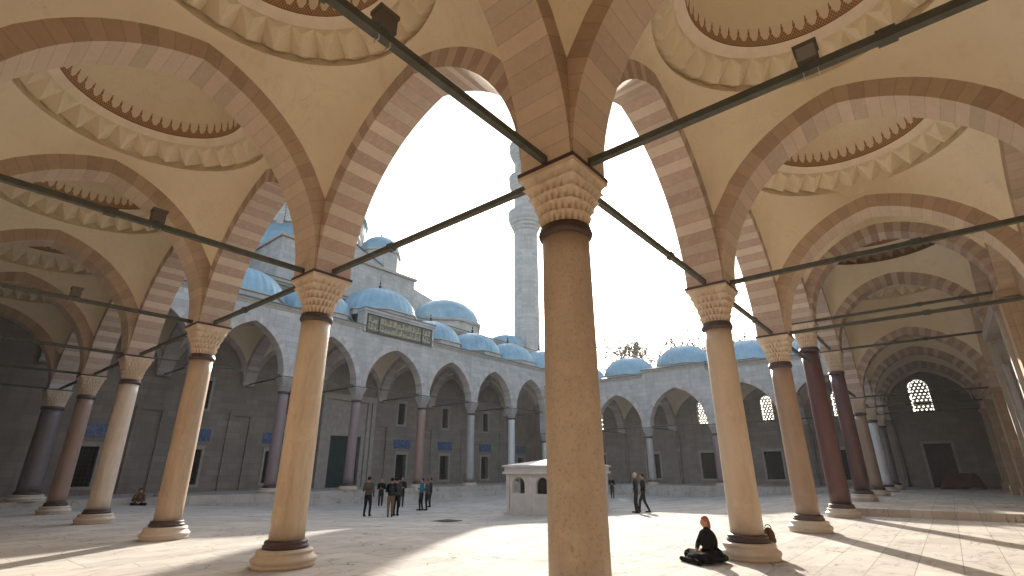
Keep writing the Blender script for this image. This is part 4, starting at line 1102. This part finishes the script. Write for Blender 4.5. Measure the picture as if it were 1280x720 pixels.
# white sheet held up by the one in teal
a=face_to(pt,(8,24,0));dv=Vector((math.cos(a+PI/2),math.sin(a+PI/2),0));rv=Vector((math.cos(a),math.sin(a),0))
c=pt+dv*.42-rv*.18+Vector((0,0,1.22));m=MB()
rows=[[tuple(c+rv*(i*.11)+Vector((0,0,j*.15))+dv*(.02*math.cos(i*1.6))) for i in (-2,-1,0,1,2)] for j in (-1,0,1)]
m.grid(rows);rows2=[[tuple(Vector(q)+dv*.004) for q in rw] for rw in rows];m.grid(rows2[::-1]);tag(m.build('paper_sheet',M['paper']),'white sheet held out by the person in teal','sheet of paper')
p=at(797,641.5);person(p,face_to(p,(10,30,0)),'balding man in a dark suit, left of the two by the shadow edge','navy_cloth','black_cloth','scarf_pale',1.78,.3,'pocket',group='pair walking right of the centre column')
p=at(806,640.5);person(p,face_to(p,(12,30,0)),'man in dark clothes with a striding leg, right of the two by the shadow edge','black_cloth','black_cloth','hair_dark',1.72,1.1,'pocket',group='pair walking right of the centre column')
p=at(766,623);p.z=court_z(p.x,p.y);person(p,face_to(p,camxy),'person in a long black coat beside the right edge of the centre column','black_cloth','black_cloth','hair_dark',1.66,0,'front',.25,.2)

# seated figures -------------------------------------------------
def seated(loc,rz,label,s,coat,legs,hair,scarf=None,skirt=False,lean=.06,turn=(0,1)):
    t=thing('person',label,'person',loc,rz)
    b=MB();hz=.80*s;sh=.60*s
    head(b,(0,lean+.02,hz),turn,s);cap_(b,(0,lean,hz-.07*s),(0,lean-.01,sh),.05*s,.057*s)
    ell(b,(0,lean*.5,.42*s),.15*s,.10*s,.23*s);ell(b,(0,0,.13*s),.17*s,.14*s,.12*s)
    hp=[(-.1*s,0,.11*s),(.1*s,0,.11*s)];kn=[(-.30*s,.34*s,.15*s),(.26*s,.38*s,.17*s)];an=[(.05*s,.42*s,.055*s),(-.08*s,.36*s,.06*s)]
    shd=[(-.18*s,lean,sh-.03),(.18*s,lean,sh-.03)];el=[(-.25*s,.08+lean,.35*s),(.25*s,.08+lean,.35*s)];wr=[(-.10*s,.26*s,.26*s),(.10*s,.28*s,.27*s)]
    for i in (0,1):
        cap_(b,hp[i],kn[i],.078*s,.055*s);cap_(b,kn[i],an[i],.05*s,.036*s);cap_(b,an[i],(an[i][0]*2.2,an[i][1]+.03,.035*s),.03*s,.028*s)
        cap_(b,shd[i],el[i],.046*s,.038*s);cap_(b,el[i],wr[i],.038*s,.026*s);hand(b,wr[i],Vector(wr[i])-Vector(el[i]),s,1 if i else -1);cap_(b,(shd[i][0]*.3,lean,sh),shd[i],.05*s,.05*s)
    body=fuse(b,'body',M['skin'],t,.009);eyes(body,(0,lean+.02,hz),turn,s)
    b=MB();ell(b,(0,lean*.5,.40*s),.225*s,.16*s,.27*s);ell(b,(0,-.03,.16*s),.22*s,.2*s,.16*s);cap_(b,(-.06*s,lean,sh+.0),(.06*s,lean,sh+.0),.07*s,.07*s)
    cap_(b,(0,lean,sh+.03),(0,lean+.005,sh+.07*s),.068*s,.064*s)
    for i in (0,1): cap_(b,shd[i],el[i],.068*s,.06*s);cap_(b,el[i],tuple(Vector(wr[i])*.95+Vector(el[i])*.05),.058*s,.045*s);cap_(b,(shd[i][0]*.4,lean,sh-.0),shd[i],.07*s,.068*s)
    fuse(b,'coat',M[coat],t,.013)
    b=MB()
    for i in (0,1): cap_(b,hp[i],kn[i],.10*s,.085*s);cap_(b,kn[i],an[i],.085*s,.06*s)
    if skirt:
        ell(b,(0,.2*s,.11*s),.42*s,.34*s,.13*s);cap_(b,(-.34*s,.5*s,.05*s),(.3*s,.56*s,.05*s),.055*s,.055*s);ell(b,(0,-.08,.1*s),.3*s,.24*s,.11*s);cap_(b,(-.32*s,.34*s,.12*s),(.3*s,.38*s,.13*s),.11*s,.11*s);cap_(b,(-.2*s,.5*s,.04*s),(.2*s,.54*s,.04*s),.04*s,.04*s)
    fuse(b,'skirt' if skirt else 'trousers',M[legs],t,.013)
    b=MB();tx,ty=turn
    ell(b,(-tx*.014,lean+.02-ty*.014,hz+.032*s),.09*s,.09*s,.094*s)
    if scarf: cap_(b,(-tx*.06*s,lean-.04*s*ty,hz-.01),(-tx*.05*s,lean-.05*s*ty,sh+.09*s),.066*s,.058*s)
    fuse(b,'headscarf' if scarf else 'hair',M[scarf or hair],t,.010)
    return t
p=Vector((5.12,.42,0));seated(p,face_to(p,(1.6,3.4,0)),'woman in black with auburn headwear sitting cross legged on the paving',.84,'black_cloth','black_cloth','hair_auburn','hair_auburn',True,.05)
p=Vector((4.3,28.2+1.5,-.18));seated(p,face_to(p,camxy),'person in a reddish brown top sitting on the step behind the cream column',1.,'brown_cloth','black_cloth','hair_dark')
# bag behind the buff column
t=thing('bag','brown bag resting against the right side of the buff column','bag',(6.33,-.30,.22),R(20))
m=MB();ell(m,(0,0,.19),.09,.15,.20);ell(m,(.02,0,.1),.1,.17,.1);fuse(m,'pouch',M['brown_cloth'],t,.012);t.scale=(.72,.72,.8)
m=MB()
for q in range(8):
    a0,a1=PI*q/8,PI*(q+1)/8;m.tube((0,.08*math.cos(a0),.36+.09*math.sin(a0)),(0,.08*math.cos(a1),.36+.09*math.sin(a1)),.01)
m.build('handle',M['black_cloth'],t)

# drain cover in the court
dp=ground_at(553,652)
t=thing('drain_cover','dark slotted drain cover in the shaded paving','drain cover',(dp.x,dp.y,dp.z+.003),R(0))
m=MB();m.box(-.75,-.45,0,.75,-.38,.02);m.box(-.75,.38,0,.75,.45,.02);m.box(-.75,-.38,0,-.68,.38,.02);m.box(.68,-.38,0,.75,.38,.02);m.build('frame',M['iron_black'],t)
m=MB()
for k in range(12): m.box(-.66+k*.113,-.37,0,-.60+k*.113,.37,.016)
m.build('grating',M['iron_black'],t)

# cloth-covered heap at the end of the right gallery
t=thing('covered_cart','low cart under a dark red cloth at the end of the right gallery','cart',(45.2,-3.7,PL))
m=MB();rows=[]
for j in range(13):
    a=j/12;row=[]
    for i in range(9):
        c=i/8;y=-1.3+2.6*a;x=-.6+1.2*c
        ed=min(a,1-a)*5;ed2=min(c,1-c)*5
        z=1.15*min(1,ed+.02)**.5*min(1,ed2+.02)**.5+.06*math.sin(9*a+4*c)-(.25*a);row.append((x+.03*math.sin(a*20),y,max(.02,z)))
    rows.append(row)
m.grid(rows,sm=True);m.build('cloth',M['red_cloth'],t)
m=MB()
for a,c in ((-.45,-1.),(.45,-1.),(-.45,1.),(.45,1.)): m.lathe([(.02,-.02),(.13,-.02),(.13,.02),(.02,.02)],14,(a,c,.13))
m.build('wheel',M['iron_black'],t)

# ------------------------------------------------------------------ winter air
m=MB();m.box(-60,-60,-2.2,120,120,85)
hz=m.build('haze',bpy.data.materials.new('haze_air'))
hm=hz.data.materials[0];hm.use_nodes=True;hn=hm.node_tree;hn.nodes.clear()
ho=hn.nodes.new('ShaderNodeOutputMaterial');hv=hn.nodes.new('ShaderNodeVolumePrincipled')
hv.inputs['Color'].default_value=(.95,.97,1,1);hv.inputs['Density'].default_value=.0003;hv.inputs['Anisotropy'].default_value=.4
hn.links.new(hv.outputs[0],ho.inputs['Volume']);tag(hz,kind='stuff')
